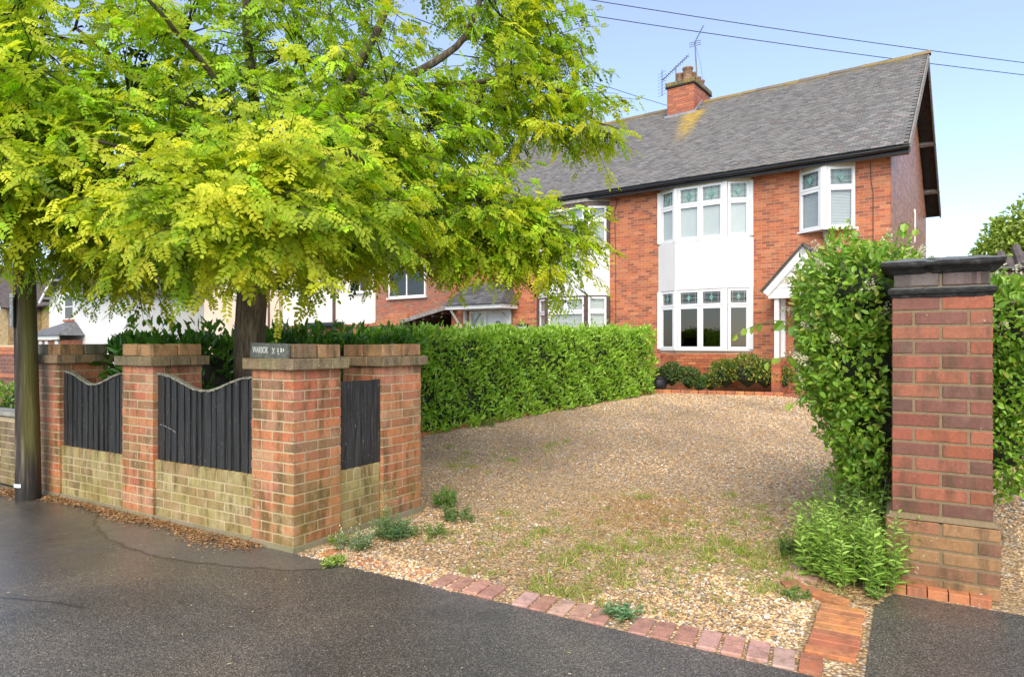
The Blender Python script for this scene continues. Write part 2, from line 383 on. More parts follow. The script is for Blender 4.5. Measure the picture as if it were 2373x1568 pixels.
def palcol(pal, n, jit=.16):
    p = np.array(pal)[rng.integers(0, len(pal), n)]; return np.clip(p*(1+rng.uniform(-jit, jit, (n, 1)))*(1+rng.uniform(-.05, .05, (n, 3))), 0, 1)

def gz(y): return 0.0 if y < 5 else min((y-5)*.0227, .34)
def gnd(y): return np.clip((np.asarray(y)-5)*.0227, 0, .34)

# ------------------------------------------------------------------ ground
def sheet(name, xs, ys, zf, mat, kind='structure'):
    xs = np.asarray(xs, float); ys = np.asarray(ys, float); X, Y = np.meshgrid(xs, ys); V = np.stack([X, Y, zf(X, Y)], -1).reshape(-1, 3)
    nx = len(xs); i = np.arange((len(ys)-1)*nx).reshape(-1, nx)[:, :-1].ravel(); F = np.stack([i, i+1, i+1+nx, i+nx], 1)
    o = link(name, np_mesh(name, V, F, smooth=True), mat); o['kind'] = kind; return o
sheet('ground', [-400, -60, -20, 0, 20, 60, 400], [-400, -60, -12, 0, 3, 5, 8, 12, 16, 20, 24, 60, 400], lambda X, Y: gnd(Y)-.03, 'grass_ground')
sheet('road', [-300, -50, 0, 50, 300], [-12, -3.75], lambda X, Y: X*0-.02, 'road_tarmac')
tag(MB().box(-60, 40, -3.75, -3.6, -.2, .004).build('kerb', 'concrete'), None, None, None, 'structure')
def pave():
    m = MB(); m.add([(-60, -3.6, 0), (40, -3.6, 0), (40, 3.27, 0), (-60, 3.27, 0)], [(0, 1, 2, 3)])
    m.add([(-.17, 3.27, 0), (40, 3.27, 0), (40, 4.72, 0), (.46, 4.60, 0), (-.08, 4.60, 0), (-.17, 4.36, 0)], [(0, 1, 2, 3, 4, 5)])
    o = m.build('pavement', 'tarmac'); o['kind'] = 'structure'
pave()
hb = lambda X, Y: .018*np.sin(X*2.1+Y*.7)*np.sin(Y*1.3-X)*np.clip((Y-3.6)/1.5, 0, 1)
sheet('gravel_drive', np.linspace(-7.3, .3, 78), np.linspace(3.27, 17.75, 146), lambda X, Y: gnd(Y)-.006+hb(X, Y), 'gravel_ground')
sheet('neighbour_drive', np.linspace(.31, 9, 30), np.linspace(4.2, 22, 60), lambda X, Y: gnd(Y)-.004, 'gravel_ground')
sheet('neighbour_garden', [-40, -20, -7.31], np.linspace(3.5, 20, 20), lambda X, Y: gnd(Y)-.008, 'soil')

# loose stones of the gravel
OCT_V = np.array([(1, 0, 0), (0, 1, 0), (-1, 0, 0), (0, -1, 0), (0, 0, .8), (0, 0, -.6)], float); OCT_F = np.array([(0, 1, 4), (1, 2, 4), (2, 3, 4), (3, 0, 4), (1, 0, 5), (2, 1, 5), (3, 2, 5), (0, 3, 5)])
ICV = None
def stones(name, x, y, size, parent=None, flat=.6):
    n = len(x); a = rng.uniform(0, 6.28, n); sc_ = size[:, None]*np.stack([rng.uniform(.7, 1.2, n), rng.uniform(.5, .95, n), rng.uniform(.35, .75, n)*flat/.6], 1)
    P = OCT_V[None]*(1+rng.uniform(-.25, .25, (n, 6, 1)))*sc_[:, None, :]
    c, s_ = np.cos(a)[:, None], np.sin(a)[:, None]; X = P[..., 0]*c-P[..., 1]*s_; Y = P[..., 0]*s_+P[..., 1]*c
    z = gnd(y)+hb(x, y)-.006+sc_[:, 2]*.45; V = np.stack([X+x[:, None], Y+y[:, None], P[..., 2]+z[:, None]], -1)
    pal = np.array([(.72, .46, .20), (.78, .53, .27), (.64, .35, .13), (.80, .62, .38), (.86, .79, .66), (.34, .28, .22), (.22, .20, .18), (.56, .35, .17), (.70, .48, .27), (.50, .38, .27), (.76, .50, .23), (.66, .40, .18)])
    col = pal[rng.integers(0, len(pal), n)]*rng.uniform(.72, 1.2, (n, 1))*(.90+.16*np.sin(x*1.9+.8*np.sin(y*.9))*np.sin(y*1.3+x*.6)+.06*np.sin(x*5.1+y*4.3))[:, None]
    F = (OCT_F[None]+6*np.arange(n)[:, None, None]).reshape(-1, 3)
    o = link(name, np_mesh(name, V.reshape(-1, 3), F, np.repeat(col, 6, 0), smooth=False), 'stone_mat', parent); return o
def sample_drive(n, y0, y1, xf):
    y = rng.uniform(y0, y1, n); lo, hi = xf(y); x = lo+(hi-lo)*rng.uniform(0, 1, n); return x, y
dl = lambda y: (np.where(y < 4.8, -3.72, -6.3), np.where(y < 4.35, -.46, -.25))
x1, y1 = sample_drive(30000, 3.5, 7.2, lambda y: (np.where(y < 4.75, -3.72, -5.2), np.where(y < 4.3, -.47, -.3)))
x2, y2 = sample_drive(38000, 7.2, 12.5, lambda y: (np.full_like(y, -6.4), np.full_like(y, -.6)))
x3, y3 = sample_drive(20000, 12.5, 16.7, lambda y: (np.full_like(y, -6.3), np.full_like(y, -1.4)))
x4, y4 = sample_drive(5200, 3.50, 4.4, lambda y: (np.full_like(y, -1.6), np.full_like(y, -.48)))      # deep clean gravel at the mouth of the drive
x5, y5 = sample_drive(2600, 3.26, 3.60, lambda y: (np.full_like(y, -3.7), np.full_like(y, -2.3)))     # gravel spilled over the buried edging
x6, y6 = sample_drive(500, 3.29, 3.5, lambda y: (np.full_like(y, -2.3), np.full_like(y, -.3)))
x4 = np.concatenate([x4, x5, x6]); y4 = np.concatenate([y4, y5, y6])
keep = rng.uniform(0, 1, len(x1)) < np.clip(.35+.6*np.sin(x1*1.7+1)*np.sin(y1*1.9), .25, 1)
x1, y1 = x1[keep], y1[keep]
gx = np.concatenate([x1, x2, x3, x4]); gy = np.concatenate([y1, y2, y3, y4])
gs = np.concatenate([rng.uniform(.007, .016, len(x1)), rng.uniform(.009, .018, len(x2)), rng.uniform(.013, .024, len(x3)), rng.uniform(.007, .016, len(x4))])
o = stones('gravel', gx, gy, gs); tag(o, 'loose golden brown pea gravel covering the wide house driveway', 'gravel', None, 'stuff')
xr, yr = sample_drive(5000, 4.8, 8, lambda y: (np.full_like(y, .62), np.full_like(y, 1.6))); xr2, yr2 = sample_drive(4000, 8, 18, lambda y: (np.full_like(y, .9), np.full_like(y, 2.6)))
o = stones('gravel', np.concatenate([xr, xr2]), np.concatenate([yr, yr2]), rng.uniform(.01, .02, 9000)); tag(o, 'loose gravel on the neighbouring drive beyond the tall gate pillar', 'gravel', None, 'stuff')
# grit scattered on the pavement along the drive edge
n = 420; xs = rng.uniform(-4.2, .3, n); ys = 3.25-np.abs(rng.normal(0, .35, n))
o = stones('loose_grit', xs, ys, rng.uniform(.003, .009, n)); tag(o, 'scattered pale grit on the dark pavement beside the drive', 'grit', None, 'stuff')

# brick edging across the mouth of the drive
PINK = [(.56, .29, .22), (.60, .34, .27), (.52, .25, .18), (.60, .38, .32)]; ORANGE = [(.58, .20, .07), (.62, .24, .08), (.50, .16, .07)]
VP = variants(PINK, 8, (.10, .215, .06), 'edge_brick', .1, .005); VO = variants(ORANGE, 6, (.215, .075, .06), 'edge_brick', .1, .004)
edging = MB().box(-3.66, -.2, 3.275, 3.50, -.08, -.012).box(-.455, -.195, 3.5, 4.27, -.08, -.012).box(-.70, -.33, 4.2, 4.55, -.08, -.012).build('drive_edging', 'mortar'); edging['kind'] = 'structure'
i = 0; x = -3.58
while x < -.28:
    dx = .118
    miss = (-2.10 < x < -1.98) or (-1.42 < x < -1.30) or (-2.75 < x < -2.62)
    buried = x < -2.6
    if not miss:
        me = random.choice(VO if (buried or x > -.5) else VP)
        sz = (.098, .205, .062) if me in VP else (.098, .205, .062)
        z = -.022+random.uniform(-.003, .004)-(.012 if buried else 0)
        place_brick(edging, me, (x, 3.385+random.uniform(-.008, .008)+(.04 if buried else 0), z), sz, (0, 0, random.uniform(-.04, .04)+.10))
    x += dx
y = 3.54
for k in range(9):
    place_brick(edging, random.choice(VO), (-.325+random.uniform(-.004, .004), y, -.018+random.uniform(-.002, .003)), (.225, .072, .062), (0, 0, random.uniform(-.02, .02)+.06)); y += .078
for px, py, a in ((-.62, 4.42, .45), (-.53, 4.37, -.45), (-.44, 4.32, -.45), (-.36, 4.285, -.45)):
    place_brick(edging, random.choice(VO), (px, py, -.012), (.12 if a > 0 else .10, .10, .062), (0, 0, a))
for k in range(6):      # older pink pavers running back from the gate
    place_brick(edging, random.choice(VP), (-.60+.06*(k % 2), 4.60+.105*k, -.012), (.215, .10, .055), (0, 0, random.uniform(-.05, .05)))
ep = tag(MB().box(-.11, .40, 4.60, 4.727, -.05, -.005).build('pillar_footing', 'mortar'), None, None, None, 'structure')
for k in range(5): place_brick(ep, random.choice(VO), (-.065+.105*k, 4.675, .02), (.10, .10, .055), (0, 0, random.uniform(-.03, .03)))
# edging courses along hedge and in front of the house bed
eb = MB().box(-.5, .5, -.05, .05, -.08, -.02).build('bed_edging', 'mortar'); eb['kind'] = 'structure'; eb.location = (-6.0, 7.7, .06)
for k in range(40):
    yy = 7.9+k*.212; xx = -6.47+.86*max(0, (yy-9)/7.3)*.95; me = random.choice(VO)
    place_brick(eb, me, (xx+6.0, yy-7.7, gz(yy)+.02-.06), (.10, .205, .09), (random.uniform(-.03, .03), 0, random.uniform(-.03, .03)-.05))
for k in range(14):
    xx = -5.45+k*.215; yy = 16.35+.19*(k/13)+.22*(k/13); place_brick(eb, random.choice(VO), (xx+6.0, yy-7.7, gz(yy)+.03-.06), (.205, .10, .12), (0, 0, .13))

# ------------------------------------------------------------------ garden wall
GB = [(.62, .22, .10), (.56, .19, .09), (.66, .25, .12), (.50, .16, .085), (.42, .16, .09), (.36, .18, .09), (.58, .24, .14), (.54, .26, .15), (.66, .19, .08)]
DW = [(.47, .35, .15), (.41, .30, .13), (.50, .38, .18), (.36, .26, .11), (.45, .28, .14)]
VG = variants(GB, 18, (.222, .1025, .065), 'garden_brick', .12); VD = variants(DW, 12, (.222, .1025, .065), 'garden_brick', .12)
ORG = (-5.6, 3.28, 0)
gw = thing('garden_wall', ORG, 'weathered orange brick garden wall with four capped pillars joined by low walls', 'wall')
indiv = []     # (score, parent, kind, centre, size, euler)
def add_bricks(part, kind, c, size, front):
    c = Vector(c)-Vector(ORG); e = (random.uniform(-.006, .006), random.uniform(-.006, .006), random.uniform(-.008, .008))
    d = (c+Vector(ORG)).length
    indiv.append(((100 if front else 0)-d, part, kind, c, size, e))
def ring_courses(part, kind, x0, x1, y0, y1, z0, n, ch, th=.1025, gap=.010):
    W, D = x1-x0, y1-y0
    for k in range(n):
        zc = z0+ch*(k+.5); h = ch-gap; j = random.uniform(-.002, .002)
        def run(a, b, y, axis, front, full):
            L = b-a
            cuts = [0, .5, 1] if full else [0, 1]
            if L > .6: m_ = round(L/.235); cuts = list(np.linspace(0, 1, m_+1))
            for u, v in zip(cuts[:-1], cuts[1:]):
                s0 = a+L*u+(gap/2 if u > 0 else 0); s1 = a+L*v-(gap/2 if v < 1 else 0)
                c = ((s0+s1)/2, y, zc) if axis == 0 else (y, (s0+s1)/2, zc)
                sz = (s1-s0, th, h) if axis == 0 else (th, s1-s0, h)
                add_bricks(part, kind, c, sz, front)
        if k % 2 == 0:
            run(x0, x1, y0+th/2, 0, True, True); run(x0, x1, y1-th/2, 0, False, True)
            run(y0+th+gap, y1-th-gap, x1-th/2, 1, True, False); run(y0+th+gap, y1-th-gap, x0+th/2, 1, False, False)
        else:
            run(y0, y1, x1-th/2, 1, True, True); run(y0, y1, x0+th/2, 1, False, True)
            run(x0+th+gap, x1-th-gap, y0+th/2, 0, True, False); run(x0+th+gap, x1-th-gap, y1-th/2, 0, False, False)
def mblk(m, x0, x1, y0, y1, z0, z1): m.box(x0, x1, y0, y1, z0, z1)
CAPC = [(.30, .22, .12), (.35, .25, .13), (.25, .19, .11), (.38, .25, .14)]
VC = variants(CAPC, 8, (.16, .16, .075), 'cap_mat', .12, .006); VCT = variants([(.56, .24, .10), (.52, .27, .12), (.34, .21, .11), (.27, .22, .15)], 8, (.21, .21, .1), 'cap_mat', .12, .007)
def pillar(x0, x1, y0, y1):
    i_ = .004
    p = MB(ORG).box(x0+i_, x1-i_, y0+i_, y1-i_, 0, 1.312).build('pillar', 'mortar', gw)
    MB(ORG).box(x0-.012, x1+.012, y0-.012, y1+.012, -.05, .034).build('footing', 'footing_mat', p)
    ring_courses(p, 'G', x0, x1, y0, y1, .034, 17, .0752)
    ov = .05; cx, cy = (x0+x1)/2, (y0+y1)/2; W, D = x1-x0+2*ov, y1-y0+2*ov
    for i in range(3):
        for j in range(3):
            if i == 1 and j == 1: continue
            place_brick(p, random.choice(VC), (cx+(i-1)*W/3-ORG[0], cy+(j-1)*D/3-ORG[1], 1.353), (W/3-.004, D/3-.004, .083), (0, 0, random.uniform(-.01, .01)), 'cap_brick')
    MB(ORG).box(cx-W/2+.03, cx+W/2-.03, cy-D/2+.03, cy+D/2-.03, 1.314, 1.392).build('cap_bed', 'mortar', p)
    W, D = x1-x0+.01, y1-y0+.01
    for i in range(2):
        for j in range(2):
            place_brick(p, random.choice(VCT), (cx+(i-.5)*W/2-ORG[0], cy+(j-.5)*D/2-ORG[1], 1.447+random.uniform(-.003, .003)), (W/2-.012, D/2-.012, .104), (0, 0, random.uniform(-.012, .012)), 'cap_brick')
    MB(ORG).box(cx-W/2+.03, cx+W/2-.03, cy-D/2+.03, cy+D/2-.03, 1.394, 1.488).build('cap_bed', 'mortar', p)
    return p
XR = -3.80
P1 = pillar(-7.60, -7.13, 3.28, 3.74); P2 = pillar(-6.02, -5.55, 3.28, 3.74); P3 = pillar(-4.26, XR, 3.28, 3.745); P4 = pillar(-4.25, XR+.01, 4.215, 4.72)
def dwarf(a, b, axis):
    t = .215; i_ = .004
    if axis == 0: box = (a, b, 3.30, 3.30+t)
    else: box = (XR-t-.02, XR-.02, a, b)
    x0, x1, y0, y1 = box
    p = MB(ORG).box(x0+(i_ if axis else .012), x1-(i_ if axis else .012), y0+(.012 if axis else i_), y1-(.012 if axis else i_), 0, .495).build('low_wall', 'mortar', gw)
    MB(ORG).box(x0+.013, x1-(-.018 if axis else .013), y0-(-.013 if axis else .018), y1-.013, -.05, .036).build('footing', 'footing_mat', p)
    L = b-a; front_c = (y0+.05) if axis == 0 else (x1-.05)
    for k in range(5):
        zc = .036+.0745*(k+.5); off = (.115 if k % 2 else 0); pos = a-off
        while pos < b-.02:
            s0 = max(a+.004, pos+.005); s1 = min(b-.004, pos+.225)
            if s1-s0 > .03:
                for side, fr in ((front_c, True), ((y1-.05) if axis == 0 else (x0+.05), False)):
                    c = ((s0+s1)/2, side, zc) if axis == 0 else (side, (s0+s1)/2, zc)
                    add_bricks(p, 'D', c, (s1-s0, .1, .0645) if axis == 0 else (.1, s1-s0, .0645), fr)
            pos += .235
    m_ = int(L/.0755); st = L/m_
    for k in range(m_):
        pos = a+st*(k+.5); c = (pos, (y0+y1)/2, .460) if axis == 0 else ((x0+x1)/2, pos, .460)
        add_bricks(p, 'D', c, (st-.009, t, .098) if axis == 0 else (t, st-.009, .098), True)
    return p
dwarf(-7.13, -6.02, 0); dwarf(-5.55, -4.26, 0); dwarf(3.745, 4.215, 1)
indiv.sort(key=lambda q: -q[0])
for sc_, part, kind, c, size, e in indiv[:298]:
    place_brick(part, random.choice(VG if kind == 'G' else VD), c, size, e)
rest = indiv[298:]
if rest: boxes_np('brickwork', [q[3] for q in rest], [q[4] for q in rest], np.array([random.choice(GB if q[2] == 'G' else DW) for q in rest])*rng.uniform(.85, 1.12, (len(rest), 1)), 'garden_brick', gw, euler=[q[5] for q in rest])

# name plate on the corner pillar
plate = thing('name_plate', (-4.03, 3.262, 1.395), 'grey slate house name plate with worn white letters on the corner pillar', 'sign')
plate.rotation_euler = (0, R(1.2), 0)
MB().box(-.205, .205, -.012, .008, 0, .112).build('plate', 'slate_plate', plate)
def text_mesh(name, body, size, mat, parent, loc, rot, ext=.001, sx=1.0, font_bold=False):
    cu = bpy.data.curves.new(name, 'FONT'); cu.body = body; cu.size = size; cu.extrude = ext; cu.align_x = 'LEFT'; cu.offset = size*.012
    t = bpy.data.objects.new(name, cu); COL.objects.link(t); dg = bpy.context.evaluated_depsgraph_get()
    me = bpy.data.meshes.new_from_object(t.evaluated_get(dg)); bpy.data.objects.remove(t)
    o = link(name, me, mat, parent); o.location = loc; o.rotation_euler = rot; o.scale = (sx, 1, 1); return o
text_mesh('lettering', 'WARBOR', .066, 'plate_letter', plate, (-.178, -.0135, .038), (R(90), 0, 0), .001, .60)
text_mesh('lettering', 'X', .064, 'plate_letter', plate, (.038, -.0135, .034), (R(90), 0, 0), .001, .68)
m = MB()
for x, z, w_, h_ in ((.103, .058, .010, .030), (.108, .032, .012, .007), (.136, .058, .012, .030), (.160, .060, .011, .022), (.128, .088, .004, .003)): m.box(x-w_/2, x+w_/2, -.0145, -.012, z-h_/2+.005, z+h_/2+.005)
m.build('lettering', 'plate_letter', plate)

# black timber panels between the pillars
def panel(label, a, b, axis, fixed, z0, zt, sag, n):
    c = (a+b)/2; org = (c, fixed, z0) if axis == 0 else (fixed, c, z0)
    t = thing('fence_panel', org, label, 'fence panel', 'black timber panels in the garden wall')
    W = b-a; top = lambda s: zt-sag*(.5+.5*math.cos(2*math.pi*(s/W-.5)))**1.15-z0
    cut = [0]+[W*(k+random.uniform(-.22, .22))/n for k in range(1, n)]+[W]
    for k in range(n):
        s0 = cut[k]+.0015; s1 = cut[k+1]-.0015; s0c = s0-W/2; s1c = s1-W/2; th = .014; tw = .006+random.uniform(0, .010)
        j = random.uniform(-.003, .003); pts = [(s0c, 0), (s1c, 0), (s1c, top(s1)+j), ((s0c+s1c)/2, top((s0+s1)/2)+j), (s0c, top(s0)+j)]
        vs = []
        for d in (0, 1):
            for q, (s, z) in enumerate(pts):
                y = (-.008-tw*((s-s0c)/(s1c-s0c))) if d == 0 else .012
                vs.append((s, y, z))
        fs = [(0, 1, 2, 3, 4), (9, 8, 7, 6, 5)]+[(i+5, (i+1) % 5+5, (i+1) % 5, i) for i in range(5)]
        if axis == 1: vs = [(-y, s, z) for s, y, z in vs]
        MB().add(vs, fs).build('board', 'black_timber', t)
    # edge trim with lichen following the curve
    N = 24; m = MB()
    for k in range(N):
        s0, s1 = W*k/N, W*(k+1)/N
        jj = random.uniform(0, .012)
        q = [(s0-W/2, -.024, top(s0)-.003-jj*.4), (s1-W/2, -.024, top(s1)-.003-jj), (s1-W/2, -.024, top(s1)+.009), (s0-W/2, -.024, top(s0)+.009), (s0-W/2, .018, top(s0)-.008), (s1-W/2, .018, top(s1)-.008), (s1-W/2, .018, top(s1)+.009), (s0-W/2, .018, top(s0)+.009)]
        if axis == 1: q = [(-y, s, z) for s, y, z in q]
        m.add(q, [(0, 1, 2, 3), (7, 6, 5, 4), (3, 2, 6, 7), (1, 0, 4, 5)])
    if sag > .02: m.build('top_trim', 'panel_trim', t)
    for zz in (.12, (zt-z0)*.62):
        r = MB()
        if axis == 0: r.box(-W/2+.004, W/2-.004, .014, .05, zz, zz+.07)
        else: r.box(-.05, -.014, -W/2+.004, W/2-.004, zz, zz+.07)
        r.build('rail', 'black_timber', t)
    return t
panel('short dipped black timber panel beside the wooden telegraph pole', -7.126, -6.024, 0, 3.328, .512, 1.235, .115, 12)
fp = panel('wide dipped black timber panel with a pale scuff mark beside the name plate pillar', -5.546, -4.264, 0, 3.332, .512, 1.245, .125, 14)
MB().add([(-.58+.010*k, -.0265, .30-.0010*k-.00006*k*k+d) for k in range(24) for d in (0, .009)], [(2*k, 2*k+2, 2*k+3, 2*k+1) for k in range(23) if k % 7 != 3]).build('scuff_mark', 'chalk', fp)
panel('narrow straight topped black timber panel facing the drive', 3.749, 4.211, 1, XR-.036, .512, 1.205, .004, 6)

# ------------------------------------------------------------------ tall gate pillar
gp = thing('gate_pillar', (.165, 4.99, 0), 'tall dark red brick gate pillar with black moulded cap and mossy plinth', 'pillar')
GO = Vector((.165, 4.99, 0))
GP = [(.28, .082, .042), (.24, .075, .042), (.33, .088, .04), (.20, .07, .042), (.40, .11, .048), (.29, .09, .046), (.15, .062, .042)]
VGP = variants(GP, 16, (.25, .11, .075), 'gate_brick', .15, .005); VPL = variants([(.31, .125, .06), (.26, .11, .06), (.33, .17, .07), (.22, .10, .055)], 8, (.25, .11, .075), 'gate_brick', .12, .005)
def gp_courses(part, hw, z0, n, ch, V, gap=.013):
    th = .11
    for k in range(n):
        zc = z0+ch*(k+.5); h = ch-gap
        for side in range(4):
            a = side*math.pi/2; ca, sa = math.cos(a), math.sin(a)
            L0, L1 = (-hw, hw) if (k+side) % 2 == 0 else (-hw+th+gap, hw-th-gap)
            L = L1-L0; cuts = [L0, L0+L/2, L1] if (k+side) % 2 == 0 else [L0, L1]
            for u, v in zip(cuts[:-1], cuts[1:]):
                s0, s1 = u+(gap/2 if u > L0 else 0), v-(gap/2 if v < L1 else 0)
                lx, ly = (s0+s1)/2, -hw+th/2
                place_brick(part, random.choice(V), (lx*ca-ly*sa, lx*sa+ly*ca, zc), (s1-s0, th, h), (random.uniform(-.006, .006), random.uniform(-.008, .008), a+random.uniform(-.008, .008)))
sh = MB().box(-.251, .251, -.251, .251, .40, 1.80).build('shaft', 'gate_mortar', gp)
gp_courses(sh, .255, .462, 15, .0884, VGP)
pl = MB().box(-.284, .284, -.284, .284, 0, .425).build('plinth', 'gate_mortar', gp)
gp_courses(pl, .288, .012, 5, .0850, VPL)
MB().add([(sx*a, sy*a, z) for a, z in ((.288, .4365), (.256, .462), (.24, .462)) for sx, sy in ((-1, -1), (1, -1), (1, 1), (-1, 1))], [(i, (i+1) % 4, 4+(i+1) % 4, 4+i) for i in range(4)]+[(4+i, 4+(i+1) % 4, 8+(i+1) % 4, 8+i) for i in range(4)]).build('chamfer', 'gate_mortar', pl)
def rough_up(o, cuts, amp, sc_):
    import bmesh
    bm = bmesh.new(); bm.from_mesh(o.data); bmesh.ops.subdivide_edges(bm, edges=[e for e in bm.edges if e.calc_length() > .06], cuts=cuts, use_grid_fill=True); bm.normal_update()
    for v in bm.verts:
        q = mnoise.noise(v.co*sc_)+.6*mnoise.noise(v.co*sc_*2.7); v.co += v.normal*amp*q
        if mnoise.noise(v.co*sc_*.8+Vector((7, 3, 1))) > .42: v.co -= v.normal*amp*2.2
    bm.to_mesh(o.data); bm.free(); o.data.update()
def sqlathe(prof): return MB().add([(sx*a, sy*a, z) for a, z in prof for sx, sy in ((-1, -1), (1, -1), (1, 1), (-1, 1))], [(3, 2, 1, 0), tuple(4*(len(prof)-1)+k for k in range(4))]+[(4*j+i, 4*j+(i+1) % 4, 4*j+4+(i+1) % 4, 4*j+4+i) for j in range(len(prof)-1) for i in range(4)])
sqlathe([(.25, 1.780), (.258, 1.784), (.262, 1.80), (.274, 1.806), (.278, 1.822), (.272, 1.836), (.25, 1.845)]).build('band_moulding', 'gate_cap_mat', gp); rough_up(bpy.data.objects['band_moulding'], 22, .0032, 16)
fr = MB().box(-.236, .236, -.236, .236, 1.80, 1.96).build('frieze', 'gate_mortar', gp)
VFR = variants([(.15, .10, .085), (.18, .13, .11), (.12, .085, .075)], 4, (.22, .1, .1), 'gate_brick', .1, .008)
for side in range(4):
    a = side*math.pi/2; ca, sa = math.cos(a), math.sin(a)
    for u, v in ((-.244, -.006), (.006, .185), (.195, .244)):
        lx, ly = (u+v)/2, -.244+.05; place_brick(fr, random.choice(VFR), (lx*ca-ly*sa, lx*sa+ly*ca, 1.891), (v-u, .1, .082), (0, 0, a))
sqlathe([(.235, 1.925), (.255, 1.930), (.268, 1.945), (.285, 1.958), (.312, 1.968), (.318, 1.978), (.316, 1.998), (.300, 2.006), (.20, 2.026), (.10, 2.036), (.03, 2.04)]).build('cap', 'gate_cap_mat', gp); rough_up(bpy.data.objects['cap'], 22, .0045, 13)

# ------------------------------------------------------------------ the semi-detached house (local axes: x along the front, y inwards)
HO = (-.362, 17.74, 0); HR = R(-5.4)
hs = thing('semi_detached_house', HO, 'red brick semi-detached house with grey tiled gable roof and white bowed bay windows', 'house', rz=HR)
def hloc(s, t, z):      # house-local to world
    c, s_ = math.cos(HR), math.sin(HR); return Vector((HO[0]+s*c-t*s_, HO[1]+s*s_+t*c, z))
HB = [(.52, .150, .052), (.48, .132, .046), (.56, .170, .060), (.44, .115, .043), (.38, .11, .043), (.50, .165, .07), (.30, .09, .043), (.54, .19, .08)]
ZE = 6.02; ZG = .10; LW = -13.6; DP = 9.3
bayR = dict(c=-4.445, e=1.275, f=.68, d=.28); bayL = dict(c=-8.60, e=1.25, f=.70, d=.40)
opens = [(-5.62, -3.27, 1.36, 2.93), (-5.62, -3.27, 4.32, 5.80), (-1.90, -.84, 4.34, 5.80), (-2.02, -1.0, .42, 2.62), (-9.78, -7.42, 1.36, 2.93), (-9.78, -7.42, 4.36, 5.66), (-12.72, -10.92, .42, 2.62)]
def wall_core(name, x0, x1, z0, z1, y0, y1, ops, mat, parent):
    xs = sorted({x0, x1, *[q for o in ops for q in o[:2]]}); zs = sorted({z0, z1, *[q for o in ops for q in o[2:]]}); m = MB()
    for a, b in zip(xs[:-1], xs[1:]):
        run = None
        for c, d in zip(zs[:-1], zs[1:]):
            solid = not any(o[0] < (a+b)/2 < o[1] and o[2] < (c+d)/2 < o[3] for o in ops)
            if solid: run = [c, d] if run is None else [run[0], d]
            if (not solid or d == z1) and run: m.box(a, b, y0, y1, *run); run = None
    return m.build(name, mat, parent)
fw = wall_core('front_wall', LW+.02, -.012, ZG, ZE-.02, .0045, .28, opens, 'house_mortar', hs)
def course_bricks(L0, L1, z0, z1, ch, bl, ops, pad=0.0):
    out = []; n = int((z1-z0)/ch)
    for k in range(n):
        z = z0+ch*k; off = (k % 2)*bl/2+random.uniform(-.01, .01); p = L0-off
        while p < L1:
            a, b = max(L0, p), min(L1, p+bl-.010)
            segs = [(a, b)]
            for o in ops:
                if o[2] < z+ch*.5 < o[3]:
                    ns = []
                    for (u, v) in segs:
                        if v <= o[0] or u >= o[1]: ns.append((u, v))
                        else:
                            if u < o[0]: ns.append((u, o[0]))
                            if v > o[1]: ns.append((o[1], v))
                    segs = ns
            for u, v in segs:
                if v-u > .02: out.append(((u+v)/2, z+ch/2, v-u))
            p += bl
    return out
fb = course_bricks(LW, 0, ZG, ZE-.03, .075, .225, opens)
# the bricks that show largest stand as single pieces
near = sorted([b for b in fb if b[0] > -3.1 and b[1] > 2.2], key=lambda b: -b[0]*1.0-abs(b[1]-4)*.15)[::-1]
near = sorted([b for b in fb if b[2] > .1 and ((b[0] > -3.1 and b[1] > 1.2 and b[0] < -.02) )], key=lambda b: abs(b[0]+1.9)*.5+abs(b[1]-3.4))[:295]
ns = set(near); VH = variants(HB, 14, (.215, .1, .065), 'house_brick', .14, .003)
for x, z, L in near: place_brick(fw, random.choice(VH), (x, .052+random.uniform(-.003, .002), z), (L, .1, .065))
far = [b for b in fb if b not in ns]
boxes_np('brickwork', [(x, .052, z) for x, z, L in far], [(L, .1, .065) for x, z, L in far], palcol(HB, len(far)), 'house_brick', fw, euler=np.stack([rng.uniform(-.01, .01, len(far)), np.zeros(len(far)), rng.uniform(-.006, .006, len(far))], 1))
# gables
def gable(name, xo, sgn):
    def apex(y): return ZE+(min(y, DP-y)+.42)*3.80/5.07-.34
    m = MB(); pts = [(0.012, ZG), (DP, ZG), (DP, apex(DP)), (DP/2, apex(DP/2)), (0.012, apex(0))]
    vs = [(xo, y, z) for y, z in pts]+[(xo-sgn*.26, y, z) for y, z in pts]; n = 5
    g = m.add(vs, [tuple(range(n)), tuple(range(2*n-1, n-1, -1))]+[(i, i+n, (i+1) % n+n, (i+1) % n) for i in range(n)]).build(name, 'house_mortar', hs)
    B = [b for b in course_bricks(.105, DP, ZG, 9.3, .075, .225, []) if b[1] < apex(b[0])-.02]
    boxes_np('brickwork', [(xo+sgn*.0, y, z) for y, z, L in B], [(.02, L, .065) for y, z, L in B], palcol([(.44, .18, .09), (.38, .15, .08), (.48, .21, .11), (.32, .13, .075)], len(B)), 'gable_brick', g, euler=np.stack([np.zeros(len(B)), rng.uniform(-.02, .02, len(B)), rng.uniform(-.012, .012, len(B))], 1))
    return g
gable('gable_wall', -.012, 1); gable('gable_wall', LW+.02, -1)
MB().box(LW+.3, -.3, DP-.25, DP, ZG, ZE-.1).build('rear_wall', 'house_mortar', hs)
MB().box(LW+.3, -.3, .3, DP-.3, .2, .4).box(LW+.3, -.3, .3, DP-.3, 3.02, 3.22).box(LW+.3, -.3, .3, DP-.3, 5.86, 5.96).box(-6.62, -6.5, .3, DP-.3, .4, 5.85).box(LW+.3, -.3, 4.2, 4.3, .42, 5.84).build('floors', 'interior', hs)
